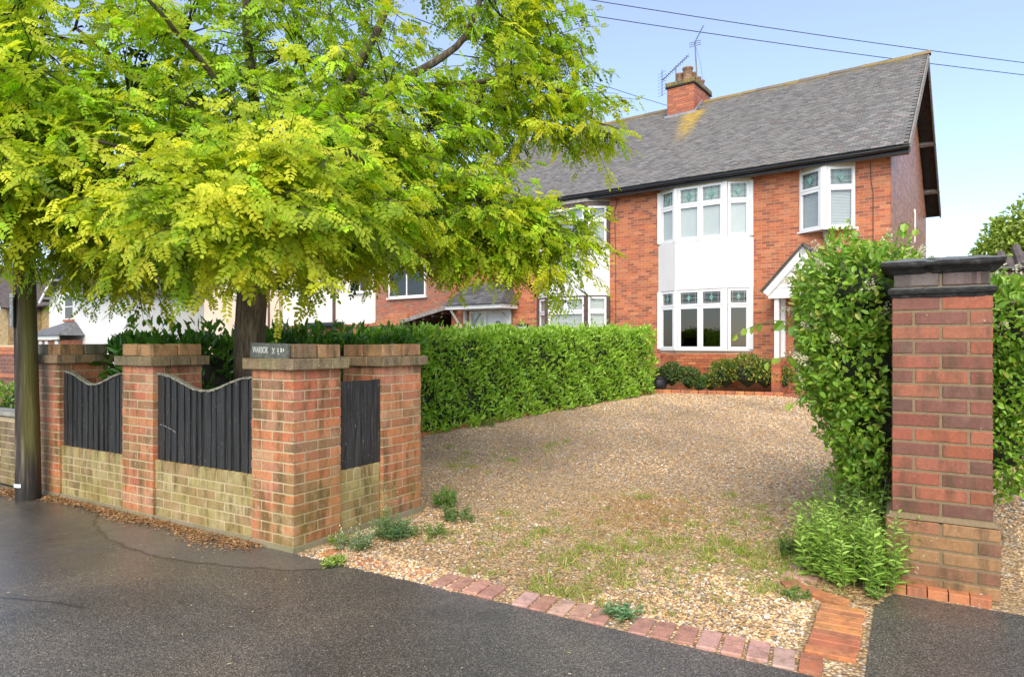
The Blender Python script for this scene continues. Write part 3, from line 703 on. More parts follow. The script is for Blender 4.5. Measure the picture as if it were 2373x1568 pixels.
# roof
E0, RZ, RY = (-.42, 6.0), 9.80, 4.65; SL = math.atan2(RZ-E0[1], RY-E0[0]); LEN = math.hypot(RZ-E0[1], RY-E0[0]); VX0, VX1 = -14.05, .42
def slope_M(front=True):
    if front: return Matrix.Translation((0, E0[0], E0[1])) @ Matrix.Rotation(SL, 4, 'X')
    return Matrix.Translation((0, 2*RY-E0[0], E0[1])) @ Matrix.Rotation(math.pi, 4, 'Z') @ Matrix.Rotation(SL, 4, 'X')
Mf, Mr = slope_M(), slope_M(False)
roof = MB().box(VX0+.02, VX1-.02, 0, LEN-.03, -.10, -.012, Mf).build('roof', 'roof_slab', hs)
MB().box(-VX1, -VX0, 0, LEN-.035, -.10, .02, Mr).build('rear_slope', 'roof_slab', roof)
TC = [(.20, .19, .175), (.215, .205, .185), (.18, .17, .155), (.225, .205, .18), (.185, .165, .145), (.24, .225, .205), (.15, .14, .13)]
tc, ts, te, tcol = [], [], [], []
rows = int(LEN/.1)
for r_ in range(rows):
    yc = .055+r_*.1; off = .0825*(r_ % 2); nX = int((VX1-VX0)/.165)
    for k in range(nX+1):
        x = VX0+.08+off+k*.165
        if x > VX1-.05: continue
        if -7.30 < x < -6.20 and yc > 5.46: continue
        jit = random.uniform(-.004, .004)
        tc.append((x, yc, .010+random.uniform(-.003, .004))); ts.append((.159, .165, .022)); te.append((-.10+random.uniform(-.02, .02), random.uniform(-.02, .02), random.uniform(-.015, .015)))
        c = np.array(random.choice(TC))*random.uniform(.88, 1.1)
        # orange lichen run-off below the stack
        u = (LEN-yc)/3.2; cxx = -6.35+.42*u; wd = .50*(1-.45*max(0, u-.3)); f_ = max(0, 1-abs(x-cxx)/wd)*max(0, min(1, 1.15-u)) if yc < 5.6 else 0
        f_ = min(1, f_*2.4)*random.uniform(.45, 1)
        c = c*(1-.85*f_)+np.array((.62, .40, .03))*.85*f_
        if yc > 6.05 and random.random() < .5: c = c*.5+np.array((.30, .22, .05))*.5
        tcol.append(c)
tc = np.array(tc); ts = np.array(ts); te = np.array(te); tcol = np.array(tcol)
Mn = np.array(Mf); ord_ = np.argsort(-(tc[:, 0]*1.0-.35*tc[:, 1])); sel = ord_[:290]; oth = ord_[290:]
oo = boxes_np('tiling', tc[oth], ts[oth], tcol[oth], 'tile_mat', roof, euler=te[oth]); oo.matrix_local = Mf
VT = variants(TC, 14, (.159, .165, .013), 'tile_mat', .15, .002)
for i in sel:
    p = Mf @ Vector(tc[i]); o = place_brick(roof, random.choice(VT), p, ts[i], (SL+te[i][0], te[i][1], te[i][2]), 'roof_tile')
mr = MB()
VRT = None
def half_round(r0, r1, L):
    m = MB(); N = 8; vs = []
    for k in range(N+1):
        a = math.pi*(k/N); vs += [(-L/2, r0*math.cos(a), r0*math.sin(a)), (L/2, r1*math.cos(a), r1*math.sin(a))]
    return m.add(vs, [(2*k, 2*k+1, 2*k+3, 2*k+2) for k in range(N)]+[tuple(range(0, 2*N+2, 2))[::-1], tuple(range(1, 2*N+3, 2))])
def ridge_mesh():
    out = []
    for c in ((.22, .17, .09), (.18, .14, .10), (.27, .19, .06)):
        m = half_round(.12, .112, .435); m.cur = c; m.c = [c]*len(m.v); o = m.build('ridge_tile', 'tile_mat', None, color=True); me = o.data; bpy.data.objects.remove(o); out.append(me)
    return out
RM = ridge_mesh(); x = VX0+.22
while x < VX1-.1:
    if not (-7.4 < x < -6.1): place_brick(roof, random.choice(RM), (x, RY, RZ-.045+random.uniform(-.006, .006)), (1, 1, 1), (0, random.uniform(-.01, .01), random.uniform(-.01, .01)), 'ridge_tile')
    x += .44
# verge boards, soffits and purlin ends on the right gable
for sx, sg in ((VX1, 1), (VX0, -1)):
    bb = MB(); MM = [Mf, Mr]
    bb.box(sx-.035, sx+.003, .06, LEN-.02, -.24, -.103, Mf); bb.box(-sx-.003, -sx+.035, .06, LEN-.02, -.24, -.103, Mr); bb.build('verge_board', 'grey_wood', roof)
    x0, x1 = (0.01, sx-.04) if sg > 0 else (sx+.04, LW)
    MB().box(x0, x1, .08, LEN-.06, -.125, -.103, Mf).box(-x1, -x0, .08, LEN-.06, -.125, -.103, Mr).build('verge_soffit', 'dark_soffit', roof)
MB().box(VX1-.02, VX1+.012, -.02, LEN, -.012, .008, Mf).build('verge_edge', 'grey_wood', roof)
for yy in (1.2, 3.2, LEN-.25): MB().box(-VX1-.01, .10, yy, yy+.10, -.24, -.126, Mr).build('purlin', 'grey_wood', roof)
for yy in (1.3, 3.3): MB().box(-.10, VX1-.04, yy, yy+.10, -.24, -.126, Mf).build('purlin', 'dark_soffit', roof)
MB().box(LW, .38, -.36, -.02, 5.84, 5.87).build('eaves_soffit', 'soffit', hs)
MB().box(VX0+.03, .40, -.40, -.365, 5.80, 5.965).build('fascia', 'dark_gutter', hs)
gut = MB(); gp_ = [(x, -.47, 5.925-.012*math.sin((x+14)/14.4*math.pi)+.006*math.sin(x*2.3)) for x in np.linspace(VX0, VX1, 30)]
N = 7; vs = []
for x, y, z in gp_:
    for k in range(N+1): a = math.pi+math.pi*k/N; vs.append((x, y+.062*math.cos(a), z+.062*math.sin(a)))
    for k in range(N, -1, -1): a = math.pi+math.pi*k/N; vs.append((x, y+.054*math.cos(a), z+.054*math.sin(a)))
K = 2*N+2
gut.add(vs, [(i*K+k, i*K+(k+1) % K, (i+1)*K+(k+1) % K, (i+1)*K+k) for i in range(29) for k in range(K)]); gut.build('gutter', 'dark_gutter', hs, True)
MB().tube([(.015, 5.0, 4.45), (.04, 5.0, 4.5), (.045, 5.0, 5.3), (.03, 5.0, 5.45)], .028, 8).build('overflow_pipe', 'white_paint', hs, True)
MB().tube([(-.42, -.01, 5.8), (-.40, -.01, 5.3), (-.36, -.01, 5.1), (-.36, -.01, 2.0)], .008, 5).build('cable', 'wire_mat', hs)
MB().tube([(-7.05, -.01, 5.8), (-7.15, -.012, 5.4), (-7.12, -.012, 4.5), (-7.10, -.012, .8)], .008, 5).build('cable', 'wire_mat', hs)
# chimney
ch = MB().box(-7.21, -6.27, 4.01, 5.58, 9.0, 10.30).build('chimney', 'house_mortar', hs)
B = []
for (a, b, ax, fx) in ((-7.22, -6.26, 0, 4.0), (-7.22, -6.26, 0, 5.59), (4.11, 5.48, 1, -6.26), (4.11, 5.48, 1, -7.22)):
    for c, z, L in course_bricks(a, b, 9.1, 10.31, .075, .225, []): B.append(((c, fx+(.05 if fx < 5 else -.05), z), (L, .1, .065)) if ax == 0 else ((fx-(.05 if fx > -6.5 else -.05), c, z), (.1, L, .065)))
boxes_np('brickwork', [b[0] for b in B], [b[1] for b in B], palcol([(.48, .15, .065), (.43, .13, .06), (.52, .18, .085), (.38, .12, .07)], len(B)), 'house_brick', ch)
MB().box(-7.27, -6.21, 3.95, 5.64, 10.31, 10.345).build('drip_course', 'dark_soffit', ch)
VCC = variants([(.30, .22, .07), (.24, .18, .07), (.34, .26, .08), (.2, .17, .1)], 8, (.1, .1, .13), 'cap_mat', .12, .008)
for k in range(9):
    for yy in (3.99, 5.60): place_brick(ch, random.choice(VCC), (-7.20+.115*k, yy, 10.415), (.108, .12, .138), (0, 0, 0), 'cap_brick')
for k in range(12):
    for xx in (-7.22, -6.26): place_brick(ch, random.choice(VCC), (xx, 4.16+.116*k, 10.415), (.12, .108, .138), (0, 0, 0), 'cap_brick')
MB().add([(x, y, z) for x0, x1, y0, y1, z in ((-7.26, -6.22, 3.96, 5.63, 10.48), (-7.05, -6.43, 4.2, 5.4, 10.58)) for x, y in ((x0, y0), (x1, y0), (x1, y1), (x0, y1))], [(4, 5, 6, 7)]+[(i, (i+1) % 4, 4+(i+1) % 4, 4+i) for i in range(4)]).build('flaunching', 'stone_grey', ch)
for i, (x, y, r_, h) in enumerate(((-6.90, 4.35, .12, .30), (-6.60, 4.32, .165, .42), (-6.55, 4.70, .12, .36), (-6.52, 5.02, .115, .30), (-6.50, 5.32, .115, .28), (-6.95, 4.9, .12, .3))):
    MB().lathe([(r_*1.08, 10.5), (r_, 10.55), (r_*.95, 10.5+h), (r_*1.12, 10.52+h), (r_*1.12, 10.57+h), (r_*.8, 10.575+h), (r_*.75, 10.3+h)], x, y, 16).build('chimney_pot', 'pot_clay', ch, True)
m = MB(); m.box(-7.30, -6.18, 3.93, 3.985, 9.20, 9.36); m.build('lead_flashing', 'lead', ch)
Ms = MB()
for sx in (-6.235,):
    Ms.add([(sx, 3.93, 9.18), (sx+.03, 3.93, 9.18), (sx+.03, 4.65, 9.72), (sx, 4.65, 9.72), (sx, 3.93, 9.36), (sx+.03, 3.93, 9.36), (sx+.03, 4.65, 9.92), (sx, 4.65, 9.92)], [tuple(f) for f in ((0, 3, 2, 1), (4, 5, 6, 7), (0, 1, 5, 4), (1, 2, 6, 5), (2, 3, 7, 6), (3, 0, 4, 7))])
Ms.build('lead_flashing', 'lead', ch)

# windows ----------------------------------------------------------
def facet(A, B):
    ax = (Vector((B[0], B[1], 0))-Vector((A[0], A[1], 0))); L = ax.length; ax.normalize(); ay = Vector((-ax.y, ax.x, 0))
    M = Matrix(((ax.x, ay.x, 0, A[0]), (ax.y, ay.y, 0, A[1]), (0, 0, 1, 0), (0, 0, 0, 1))); return M, L
def light(parent, M, x0, x1, z0, z1, mat, pane, fw_=.055, y0=-.02, y1=.045, lead=None, blind=False, blindmat='blind'):
    m = MB(); m.box(x0, x0+fw_, y0, y1, z0, z1, M).box(x1-fw_, x1, y0, y1, z0, z1, M).box(x0+fw_, x1-fw_, y0, y1, z0, z0+fw_, M).box(x0+fw_, x1-fw_, y0, y1, z1-fw_, z1, M)
    g = .012; m.box(x0+fw_, x0+fw_+g, y0+.018, y1-.01, z0+fw_, z1-fw_, M).box(x1-fw_-g, x1-fw_, y0+.018, y1-.01, z0+fw_, z1-fw_, M)
    m.build('casement', mat, parent)
    a, b, c, d = x0+fw_, x1-fw_, z0+fw_, z1-fw_
    MB().box(a, b, .004, .010, c, d, M).build('pane', pane, parent)
    if lead:
        mm = MB(); cx_, cz_ = (a+b)/2, (c+d)/2; w_ = .007
        for zz in (c+(d-c)*.12, cz_, d-(d-c)*.12): mm.box(a, b, -.003, .002, zz-w_/2, zz+w_/2, M)
        for xx in (a+(b-a)*.14, cx_, b-(b-a)*.14): mm.box(xx-w_/2, xx+w_/2, -.004, .001, c, d, M)
        mm.build('leadwork', lead, parent)
        k = min(b-a, d-c); dd = [(cx_, cz_-k*.30), (cx_+k*.17, cz_), (cx_, cz_+k*.30), (cx_-k*.17, cz_)]
        MB().add([(x, y, z) for y in (-.010, -.005) for x, z in dd], [(0, 1, 2, 3), (7, 6, 5, 4)]+[(i+4, (i+1) % 4+4, (i+1) % 4, i) for i in range(4)], M).build('diamond', 'stained_green', parent)
    if blind:
        mb = MB()
        if blind == 'roller': mb.box(a-.04, b+.04, .048, .052, c-.02, d+.04, M)
        else:
            z = c
            while z < d: mb.add([(a-.03, .050, z), (b+.03, .050, z), (b+.03, .070, z+.036), (a-.03, .070, z+.036)], [(0, 1, 2, 3)], M); z += .036
        mb.build('blind', blindmat, parent)
def bow(b, k=0.0, dd=0.0): return [(b['c']-b['e']-k, 0), (b['c']-b['f']-k*.4, -b['d']-dd), (b['c']+b['f']+k*.4, -b['d']-dd), (b['c']+b['e']+k, 0)]
def bay(label, b, z0, z1, zt0, zt1, mat, fr_mat, leaded, came, lights, blind, pane, sill_mat, split_right=True):
    """a bowed window between z0 and z1; top lights from zt0 upwards"""
    pts = bow(b)
    p = MB().prism(bow(b, .03, .03)+[(b['c']+b['e']+.03, .02), (b['c']-b['e']-.03, .02)], z0-.045, z0).build('bay_window', sill_mat, hs); p['label'] = label
    for (x, y) in pts:
        q = .055; yy = y if y < 0 else -.03
        MB().prism([(x-q, yy-.03), (x+q, yy-.03), (x+q*.8, yy+.07), (x-q*.8, yy+.07)], z0, z1-.001).build('corner_post', fr_mat, p)
    for i in range(3):
        M, L = facet(pts[i], pts[i+1]); n = lights[i]; pad = .06; x0, x1 = pad, L-pad
        for k in range(n):
            a = x0+(x1-x0)*k/n+(.004 if k else 0); e_ = x0+(x1-x0)*(k+1)/n-(.004 if k < n-1 else 0)
            light(p, M, a, e_, zt0, z1-.005, mat, 'lead_glass' if leaded else pane, .06, lead=came if leaded else None, blind=blind if blind else False)
        cols = n if leaded else 1
        for k in range(cols):
            a = x0+(x1-x0)*k/cols+(.004 if k else 0); e_ = x0+(x1-x0)*(k+1)/cols-(.004 if k < cols-1 else 0)
            light(p, M, a, e_, z0+.004, zt0-.008, mat, pane, .065, blind=blind if blind else False)
    return p
bu = bay('bowed upper bay window with leaded top lights and white blinds', bayR, 4.325, 5.77, 5.27, 0, 'white_upvc', 'white_upvc', True, 'came', (1, 2, 1), 'roller', 'pane_glass', 'white_paint')
bl_ = bay('bowed lower bay window with leaded top lights', bayR, 1.365, 2.965, 2.53, 0, 'white_upvc', 'white_upvc', True, 'came_pale', (1, 2, 1), None, 'dark_glass', 'white_paint')
E6 = [(bayR['c']+bayR['e']+.05, .005), (bayR['c']-bayR['e']-.05, .005)]
rp = MB().prism(bow(bayR, .045, .025)+E6, 2.978, 4.27).build('render_panel', 'white_render', hs)
bp = bow(bayR, .05, .03)
for i in range(3):
    M, L = facet(bp[i], bp[i+1]); nb_ = max(2, round(L/.24))
    for k in range(nb_): MB().box(L*k/nb_+.0018, L*(k+1)/nb_-.0018, random.uniform(-.001, .001), .02, 2.972, 4.275, M).build('cladding_board', 'white_render', rp)
MB().prism(bow(bayR, .0, .01)+[(E6[0][0]-.05, .005), (E6[1][0]+.05, .005)], 5.772, 5.865).build('bay_fascia', 'cream_board', bu)
MB().prism(bow(bayR, -.03, -.03)+[(E6[0][0]-.08, .02), (E6[1][0]+.08, .02)], ZG, 1.318).build('bay_base', 'house_mortar', hs)
BB = []
pts = bow(bayR, -.01, -.01)
for i in range(3):
    M, L = facet(pts[i], pts[i+1]); ang = math.atan2(pts[i+1][1]-pts[i][1], pts[i+1][0]-pts[i][0])
    for c, z, l in course_bricks(0, L, ZG+.02, 1.31, .075, .225, []):
        q = M @ Vector((c, .045, z)); BB.append((tuple(q), (l, .1, .065), (0, 0, ang)))
boxes_np('brickwork', [b[0] for b in BB], [b[1] for b in BB], palcol(HB, len(BB)), 'house_brick', hs, euler=[b[2] for b in BB])
# left half of the pair: brown posts, venetian blinds
bay('upper bay window with brown posts and slatted blinds', bayL, 4.40, 5.62, 5.22, 0, 'white_upvc', 'brown_timber', False, None, (1, 2, 1), 'slat', 'pane_glass', 'brown_timber')
bay('lower bay window with brown posts and slatted blinds', bayL, 1.365, 2.915, 2.48, 0, 'white_upvc', 'brown_timber', False, None, (1, 2, 1), 'slat', 'pane_glass', 'white_paint')
E7 = [(bayL['c']+bayL['e']+.03, .005), (bayL['c']-bayL['e']-.03, .005)]
MB().prism(bow(bayL, .03, .02)+E7, 2.955, 4.35).build('render_panel', 'white_render', hs)
MB().prism(bow(bayL, .03, .03)+E7, 2.918, 2.952).build('bay_trim', 'brown_timber', hs)
MB().prism(bow(bayL, .02, .02)+E7, 5.625, 5.74).build('bay_fascia', 'brown_timber', hs)
MB().prism(bow(bayL, .05, .05)+E7, 5.742, 5.838).build('bay_soffit', 'stone_grey', hs)
MB().prism(bow(bayL, -.02, -.02)+[(E7[0][0]-.05, .02), (E7[1][0]+.05, .02)], ZG, 1.318).build('bay_base', 'plain_red_brick', hs)
# oriel window over the porch
OC, OW, OD = -1.365, .635, .35
op = [(OC-OW, 0), (OC, -OD), (OC+OW, 0)]
ori = MB().prism([(OC-OW-.06, .005), (OC-.0, -OD-.05), (OC+OW+.06, .005)], 4.255, 4.30).build('oriel_window', 'white_upvc', hs); ori['label'] = 'pointed oriel window with slatted blinds and leaded top lights'
MB().prism([(OC-OW, .004), (OC, -OD-.005), (OC+OW, .004)], 5.76, 5.862).build('bay_fascia', 'cream_board', ori)
MB().prism([(OC-.07, -OD-.012), (OC+.07, -OD-.012), (OC+.09, -OD+.09), (OC-.09, -OD+.09)], 4.302, 5.758).build('corner_post', 'white_upvc', ori)
for i in range(2):
    M, L = facet(op[i], op[i+1]); a, b = (.02, L-.08) if i == 0 else (.08, L-.02)
    light(ori, M, a, b, 5.27, 5.757, 'white_upvc', 'lead_glass', .06, lead='came', blind='slat'); light(ori, M, a, b, 4.304, 5.262, 'white_upvc', 'pane_glass', .065, blind='slat')
br = MB()
for k in range(6): w_ = .055-.003*k; br.box(OC-w_, OC+w_, -.20+.028*k, .02, 4.252-.05*(k+1), 4.252-.05*k-.0005)
br.build('bracket', 'stone_grey', hs)

# porch of the right half --------------------------------------------
po = MB().box(-2.46, -.70, -1.10, -.003, .10, .30).build('porch', 'plain_red_brick', hs); po['label'] = 'open gabled porch with white boarded front and posts'
MB().box(-2.62, -.6, -1.28, -1.11, .1, .27).build('step', 'plain_red_brick', po)
PX, PA, PE = -1.67, 3.86, 2.78
VPW = variants(HB, 8, (.215, .1, .065), 'house_brick', .1, .003)
dw = MB().box(-2.395, -2.205, -1.01, -.05, .3, 1.155).build('dwarf_wall', 'house_mortar', po)
B = []
for k in range(11):
    z = .305+.0775*(k+.5)
    for j in range(4):
        y0 = -1.02+.24*j-(.12 if k % 2 else 0); y1 = y0+.23; y0, y1 = max(y0, -1.02), min(y1, -.045)
        if y1-y0 > .03: B.append(((-2.30, (y0+y1)/2, z), (.21, y1-y0, .068)))
boxes_np('brickwork', [b[0] for b in B], [b[1] for b in B], palcol(HB, len(B)), 'house_brick', dw)
for yy in (-.93, -.36): MB().box(-2.345, -2.245, yy-.05, yy+.05, 1.165, 2.70).build('post', 'white_paint', po)
MB().box(-1.05, -.95, -.98, -.88, .3, 2.70).build('post', 'white_paint', po)
sl_ = math.atan2(PA-PE, .96); ln = math.hypot(PA-PE, .96)
for sg in (-1, 1):
    M = Matrix.Translation((PX, 0, PA)) @ (Matrix.Rotation(math.pi, 4, 'Z') if sg < 0 else Matrix.Identity(4)) @ Matrix.Rotation(sl_, 4, 'Y')
    y0, y1 = (-1.12, -.004) if sg > 0 else (.004, 1.12)
    MB().box(.0, ln, y0, y1, -.05, -.005, M).build('porch_roof', 'roof_slab', po)
    nb = int(ln/.11); c_, s_, cc = [], [], []
    for r_ in range(nb):
        for k in range(8): c_.append((.06+r_*.11, y0+.075+k*.14, .012)); s_.append((.16, .135, .012))
    o = boxes_np('tiling', c_, s_, palcol([(.13, .10, .08), (.17, .12, .09), (.10, .08, .07)], len(c_)), 'tile_mat', po, euler=[(0, -.07, 0)]*len(c_)); o.matrix_local = M
    f0, f1 = (-1.10, -1.06) if sg > 0 else (1.06, 1.10)
    MB().box(.0, ln-.02, f0, f1, -.20, -.052, M).build('bargeboard', 'white_paint', po)
hw_ = .90
for k in range(8):       # weatherboards
    z0 = 2.72+k*.125; z1 = z0+.121
    def half(z): return max(0, (PA-.12-z)/(PA-.12-2.66)*.86)
    a, b = half(z0), half(z1)
    if a < .03: break
    MB().add([(PX-a, -1.03, z0), (PX+a, -1.03, z0), (PX+b, -1.018, z1), (PX-b, -1.018, z1), (PX-a, -1.0, z0), (PX+a, -1.0, z0), (PX+b, -1.0, z1), (PX-b, -1.0, z1)], [(0, 1, 2, 3), (7, 6, 5, 4), (0, 4, 5, 1), (3, 2, 6, 7), (0, 3, 7, 4), (1, 5, 6, 2)]).build('weatherboard', 'white_paint', po)
MB().box(PX-.80, PX+.80, -1.05, -.99, 2.60, 2.715).build('beam', 'white_paint', po)
dr = MB().box(-2.02, -1.93, -.02, .08, .42, 2.62).box(-1.09, -1.0, -.02, .08, .42, 2.62).box(-1.93, -1.09, -.02, .08, 2.53, 2.62).box(-1.93, -1.09, -.02, .08, .42, .50).build('door', 'white_upvc', hs)
MB().box(-1.93, -1.09, .03, .05, .50, 2.53).build('pane', 'dark_glass', dr); MB().box(-1.18, -1.16, -.02, .03, 1.3, 1.5).build('handle', 'galv', dr)
# door set and canopy of the left half
dl_ = MB().box(-12.74, -12.66, -.04, .06, .42, 2.64).box(-12.08, -11.98, -.04, .06, .42, 2.56).box(-12.66, -12.08, -.04, .06, 2.02, 2.10).box(-12.66, -10.98, -.04, .06, 2.56, 2.64).box(-12.66, -12.08, -.04, .06, .42, .5).build('door_set', 'white_upvc', hs); dl_['label'] = 'white front door set with side light and oval glazed door'
MB().box(-12.66, -12.08, .0, .012, 2.10, 2.56).box(-12.66, -12.08, .0, .012, .5, 2.02).build('pane', 'pane_glass', dl_); MB().box(-12.7, -12.04, .10, .11, .5, 2.56).build('blind', 'blind', dl_)
MB().box(-11.98, -10.98, .01, .05, .42, 2.558).build('door_leaf', 'white_upvc', dl_)
ov = [(-11.52+.20*math.cos(a), 1.93+.36*math.sin(a)) for a in np.linspace(0, 2*math.pi, 24, endpoint=False)]
MB().add([(x, .002, z) for x, z in ov]+[(x, .012, z) for x, z in ov], [tuple(range(24))]+[(i, (i+1) % 24, 24+(i+1) % 24, 24+i) for i in range(24)]).build('pane', 'dark_glass', dl_)
ar = MB(); 
for k in range(12):
    a0, a1 = math.pi/2*k/12, math.pi/2*(k+1)/12
    f = lambda a, r_: (-11.75+r_*.9*math.cos(a), 1.72+r_*.95*math.sin(a))
    q = [f(a0, .86), f(a0, 1.0), f(a1, 1.0), f(a1, .86)]
    ar.add([(x, -.07, z) for x, z in q]+[(x, -.0, z) for x, z in q], [(0, 1, 2, 3), (7, 6, 5, 4), (1, 5, 6, 2), (0, 3, 7, 4), (0, 4, 5, 1), (2, 6, 7, 3)])
ar.box(-10.976, -10.85, -.07, -.0, .42, 1.72); ar.build('arch_surround', 'white_render', dl_)
wr = thing('door_wreath', tuple(hloc(-11.52, -.03, 1.76)), 'dark round leafy wreath hanging on the white front door', 'wreath', rz=HR)
wv, wl = [], []
cn = MB(); cn.box(-13.05, -10.7, -.92, -.004, 2.66, 2.80); canopy = cn.build('door_canopy', 'white_paint', hs)
cr = MB().add([(-13.12, -.98, 2.81), (-10.63, -.98, 2.81), (-10.63, -.004, 2.81), (-13.12, -.004, 2.81), (-12.75, -.02, 3.55), (-11.0, -.02, 3.55)], [(0, 1, 5, 4), (0, 4, 3), (1, 2, 5), (3, 2, 1, 0), (4, 5, 2, 3)]).build('canopy_roof', 'roof_slab', canopy)
c_, s_, e_ = [], [], []
for r_ in range(9):
    f = (r_+.3)/9; y = -.98+.96*f; z = 2.825+.74*f; x0, x1 = -13.10+.36*f, -10.65-.36*f; nb = int((x1-x0)/.2)
    for k in range(nb): c_.append((x0+(x1-x0)*(k+.5)/nb, y, z)); s_.append(((x1-x0)/nb-.006, .17, .016)); e_.append((math.atan2(.74, .96)-.1, 0, 0))
boxes_np('tiling', c_, s_, palcol([(.10, .10, .105), (.13, .13, .13), (.08, .08, .085)], len(c_)), 'tile_mat', canopy, euler=e_)
bk = MB()
for xx in (-12.9,): bk.box(xx-.05, xx+.05, -.12, -.006, 1.6, 2.655); bk.tube([(xx, -.06, 1.75), (xx, -.45, 2.25), (xx, -.82, 2.65)], .05, 4)
bk.build('bracket', 'white_paint', canopy)
hp_ = thing('house_name_sign', tuple(hloc(-10.5, -.02, 1.95)), 'small black name sign with white lettering beside the arched white door', 'sign', rz=HR)
MB().box(-.245, .245, 0, .02, 0, .21).build('plate', 'black_plate', hp_); text_mesh('lettering', 'Weybridge', .105, 'white_paint', hp_, (-.215, -.003, .07), (R(90), 0, 0), .001, .86)

# ------------------------------------------------------------------ foliage helpers
def unit(a): return a/np.maximum(np.linalg.norm(a, axis=-1, keepdims=True), 1e-9)
def leaves_mesh(name, P, D, N, L, W, C, fold=.18, curl=.12):
    """one folded two-quad blade for each base point P, direction D, normal N"""
    D = unit(D); S = unit(np.cross(D, N)); N = np.cross(S, D); L = L[:, None]; W = W[:, None]; n = len(P)
    def pt(a, b, up): return P+D*(L*a)+S*(W*b)+N*(up*W-curl*L*a*a)
    V = np.stack([pt(0, 0, 0), pt(.30, .46, fold), pt(.72, .38, fold*.9), pt(1, 0, 0), pt(.72, -.38, fold*.9), pt(.30, -.46, fold)], 1)
    F = (np.array([(0, 1, 2, 3), (0, 3, 4, 5)])[None]+6*np.arange(n)[:, None, None]).reshape(-1, 4)
    return np_mesh(name, V.reshape(-1, 3), F, np.repeat(C, 6, 0))
def rdir(n): return unit(rng.normal(size=(n, 3)))
def mixc(a, b, t): return np.asarray(a)[None]*(1-t[:, None])+np.asarray(b)[None]*t[:, None]

# ------------------------------------------------------------------ golden locust tree
TB = Vector((-5.78, 4.42, 0))
tree = thing('locust_tree', tuple(TB), 'spreading tree with golden green feathery leaves behind the garden wall', 'tree')
def curve(pts, n):       # Catmull-Rom through points
    P = [Vector(p) for p in pts]; P = [P[0]*2-P[1]]+P+[P[-1]*2-P[-2]]; out = []
    for i in range(1, len(P)-2):
        for k in range(n):
            t = k/n; a, b, c, d = P[i-1], P[i], P[i+1], P[i+2]
            out.append(.5*((2*b)+(c-a)*t+(2*a-5*b+4*c-d)*t*t+(3*b-a-3*c+d)*t**3))
    out.append(P[-2]); return out
def limb_tube(m, pts, r0, r1, n=6, sides=9, wob=.012, flare=0):
    c = curve(pts, n); N = len(c); rr = []
    for i in range(N):
        t = i/(N-1); rr.append((r0+(r1-r0)*t)*(1+flare*max(0, 1-t*5)**2))
        if 0 < i < N-1: c[i] = c[i]+Vector((random.uniform(-1, 1), random.uniform(-1, 1), random.uniform(-1, 1)))*wob
    m.tube(c, rr, sides); return c
# main stem with fluted bark
tr = MB(TB); c = curve([(-5.78, 4.42, -.05), (-5.77, 4.42, .8), (-5.79, 4.43, 1.5), (-5.76, 4.45, 2.05), (-5.72, 4.47, 2.5)], 8)
sides = 28; vs = []; N = len(c)
for i, p in enumerate(c):
    t = i/(N-1); r_ = .145+.09*max(0, 1-t*4)**2+.035*max(0, t-.75)*4
    for k in range(sides):
        a = 2*math.pi*k/sides; q = 1+.07*math.sin(5*a+1.3+t)+.045*mnoise.noise(Vector((math.cos(a)*4, math.sin(a)*4, t*5)))*2+.03*math.sin(11*a+3*t)
        vs.append(p+Vector((math.cos(a)*r_*q, math.sin(a)*r_*q, 0)))
tr.add(vs, [(i*sides+k, i*sides+(k+1) % sides, (i+1)*sides+(k+1) % sides, (i+1)*sides+k) for i in range(N-1) for k in range(sides)])
tr.build('trunk', 'tree_bark', tree, True)
lm = MB(TB)
T = (-5.73, 4.46, 2.25)
LIMBS = [
    ([T, (-5.86, 4.50, 3.0), (-5.92, 4.62, 3.8), (-6.05, 4.6, 5.0), (-6.1, 4.6, 6.6)], .115, .04),
    ([T, (-5.42, 4.60, 2.75), (-5.22, 4.95, 3.4), (-5.10, 5.05, 4.1), (-4.75, 5.3, 5.0), (-4.5, 5.5, 6.4)], .105, .035),
    ([(-5.18, 5.0, 3.5), (-4.7, 5.5, 4.3), (-4.2, 6.0, 4.9), (-3.9, 6.3, 6.2)], .075, .03),
    ([(-5.88, 4.52, 3.3), (-6.3, 4.35, 3.75), (-6.7, 4.1, 4.25), (-7.2, 3.9, 4.5), (-7.7, 3.7, 4.9)], .065, .025),
    ([T, (-5.95, 4.3, 2.65), (-6.3, 4.0, 2.9), (-6.8, 3.6, 3.1)], .065, .02),
    ([T, (-5.5, 4.2, 2.6), (-5.2, 3.7, 2.8), (-4.95, 3.2, 2.85)], .05, .014),
    ([(-5.42, 4.6, 2.75), (-4.9, 5.0, 3.0), (-4.2, 5.6, 3.1), (-3.6, 6.1, 3.0)], .065, .02),
    ([(-5.10, 5.05, 4.1), (-4.5, 5.7, 4.3), (-3.7, 6.3, 4.4), (-3.2, 6.9, 4.3)], .055, .02),
    ([(-5.95, 4.62, 4.2), (-6.3, 5.2, 4.6), (-6.6, 5.9, 5.0)], .05, .02),
    ([(-5.9, 4.6, 3.6), (-5.7, 3.9, 4.1), (-5.6, 3.2, 4.5)], .05, .02),
]
nodes = []
for pts, r0, r1 in LIMBS:
    cc = limb_tube(lm, pts, r0*.8, r1*.72, 6, 9, .012); nodes += cc[2:]
    lm_end = cc[-1]
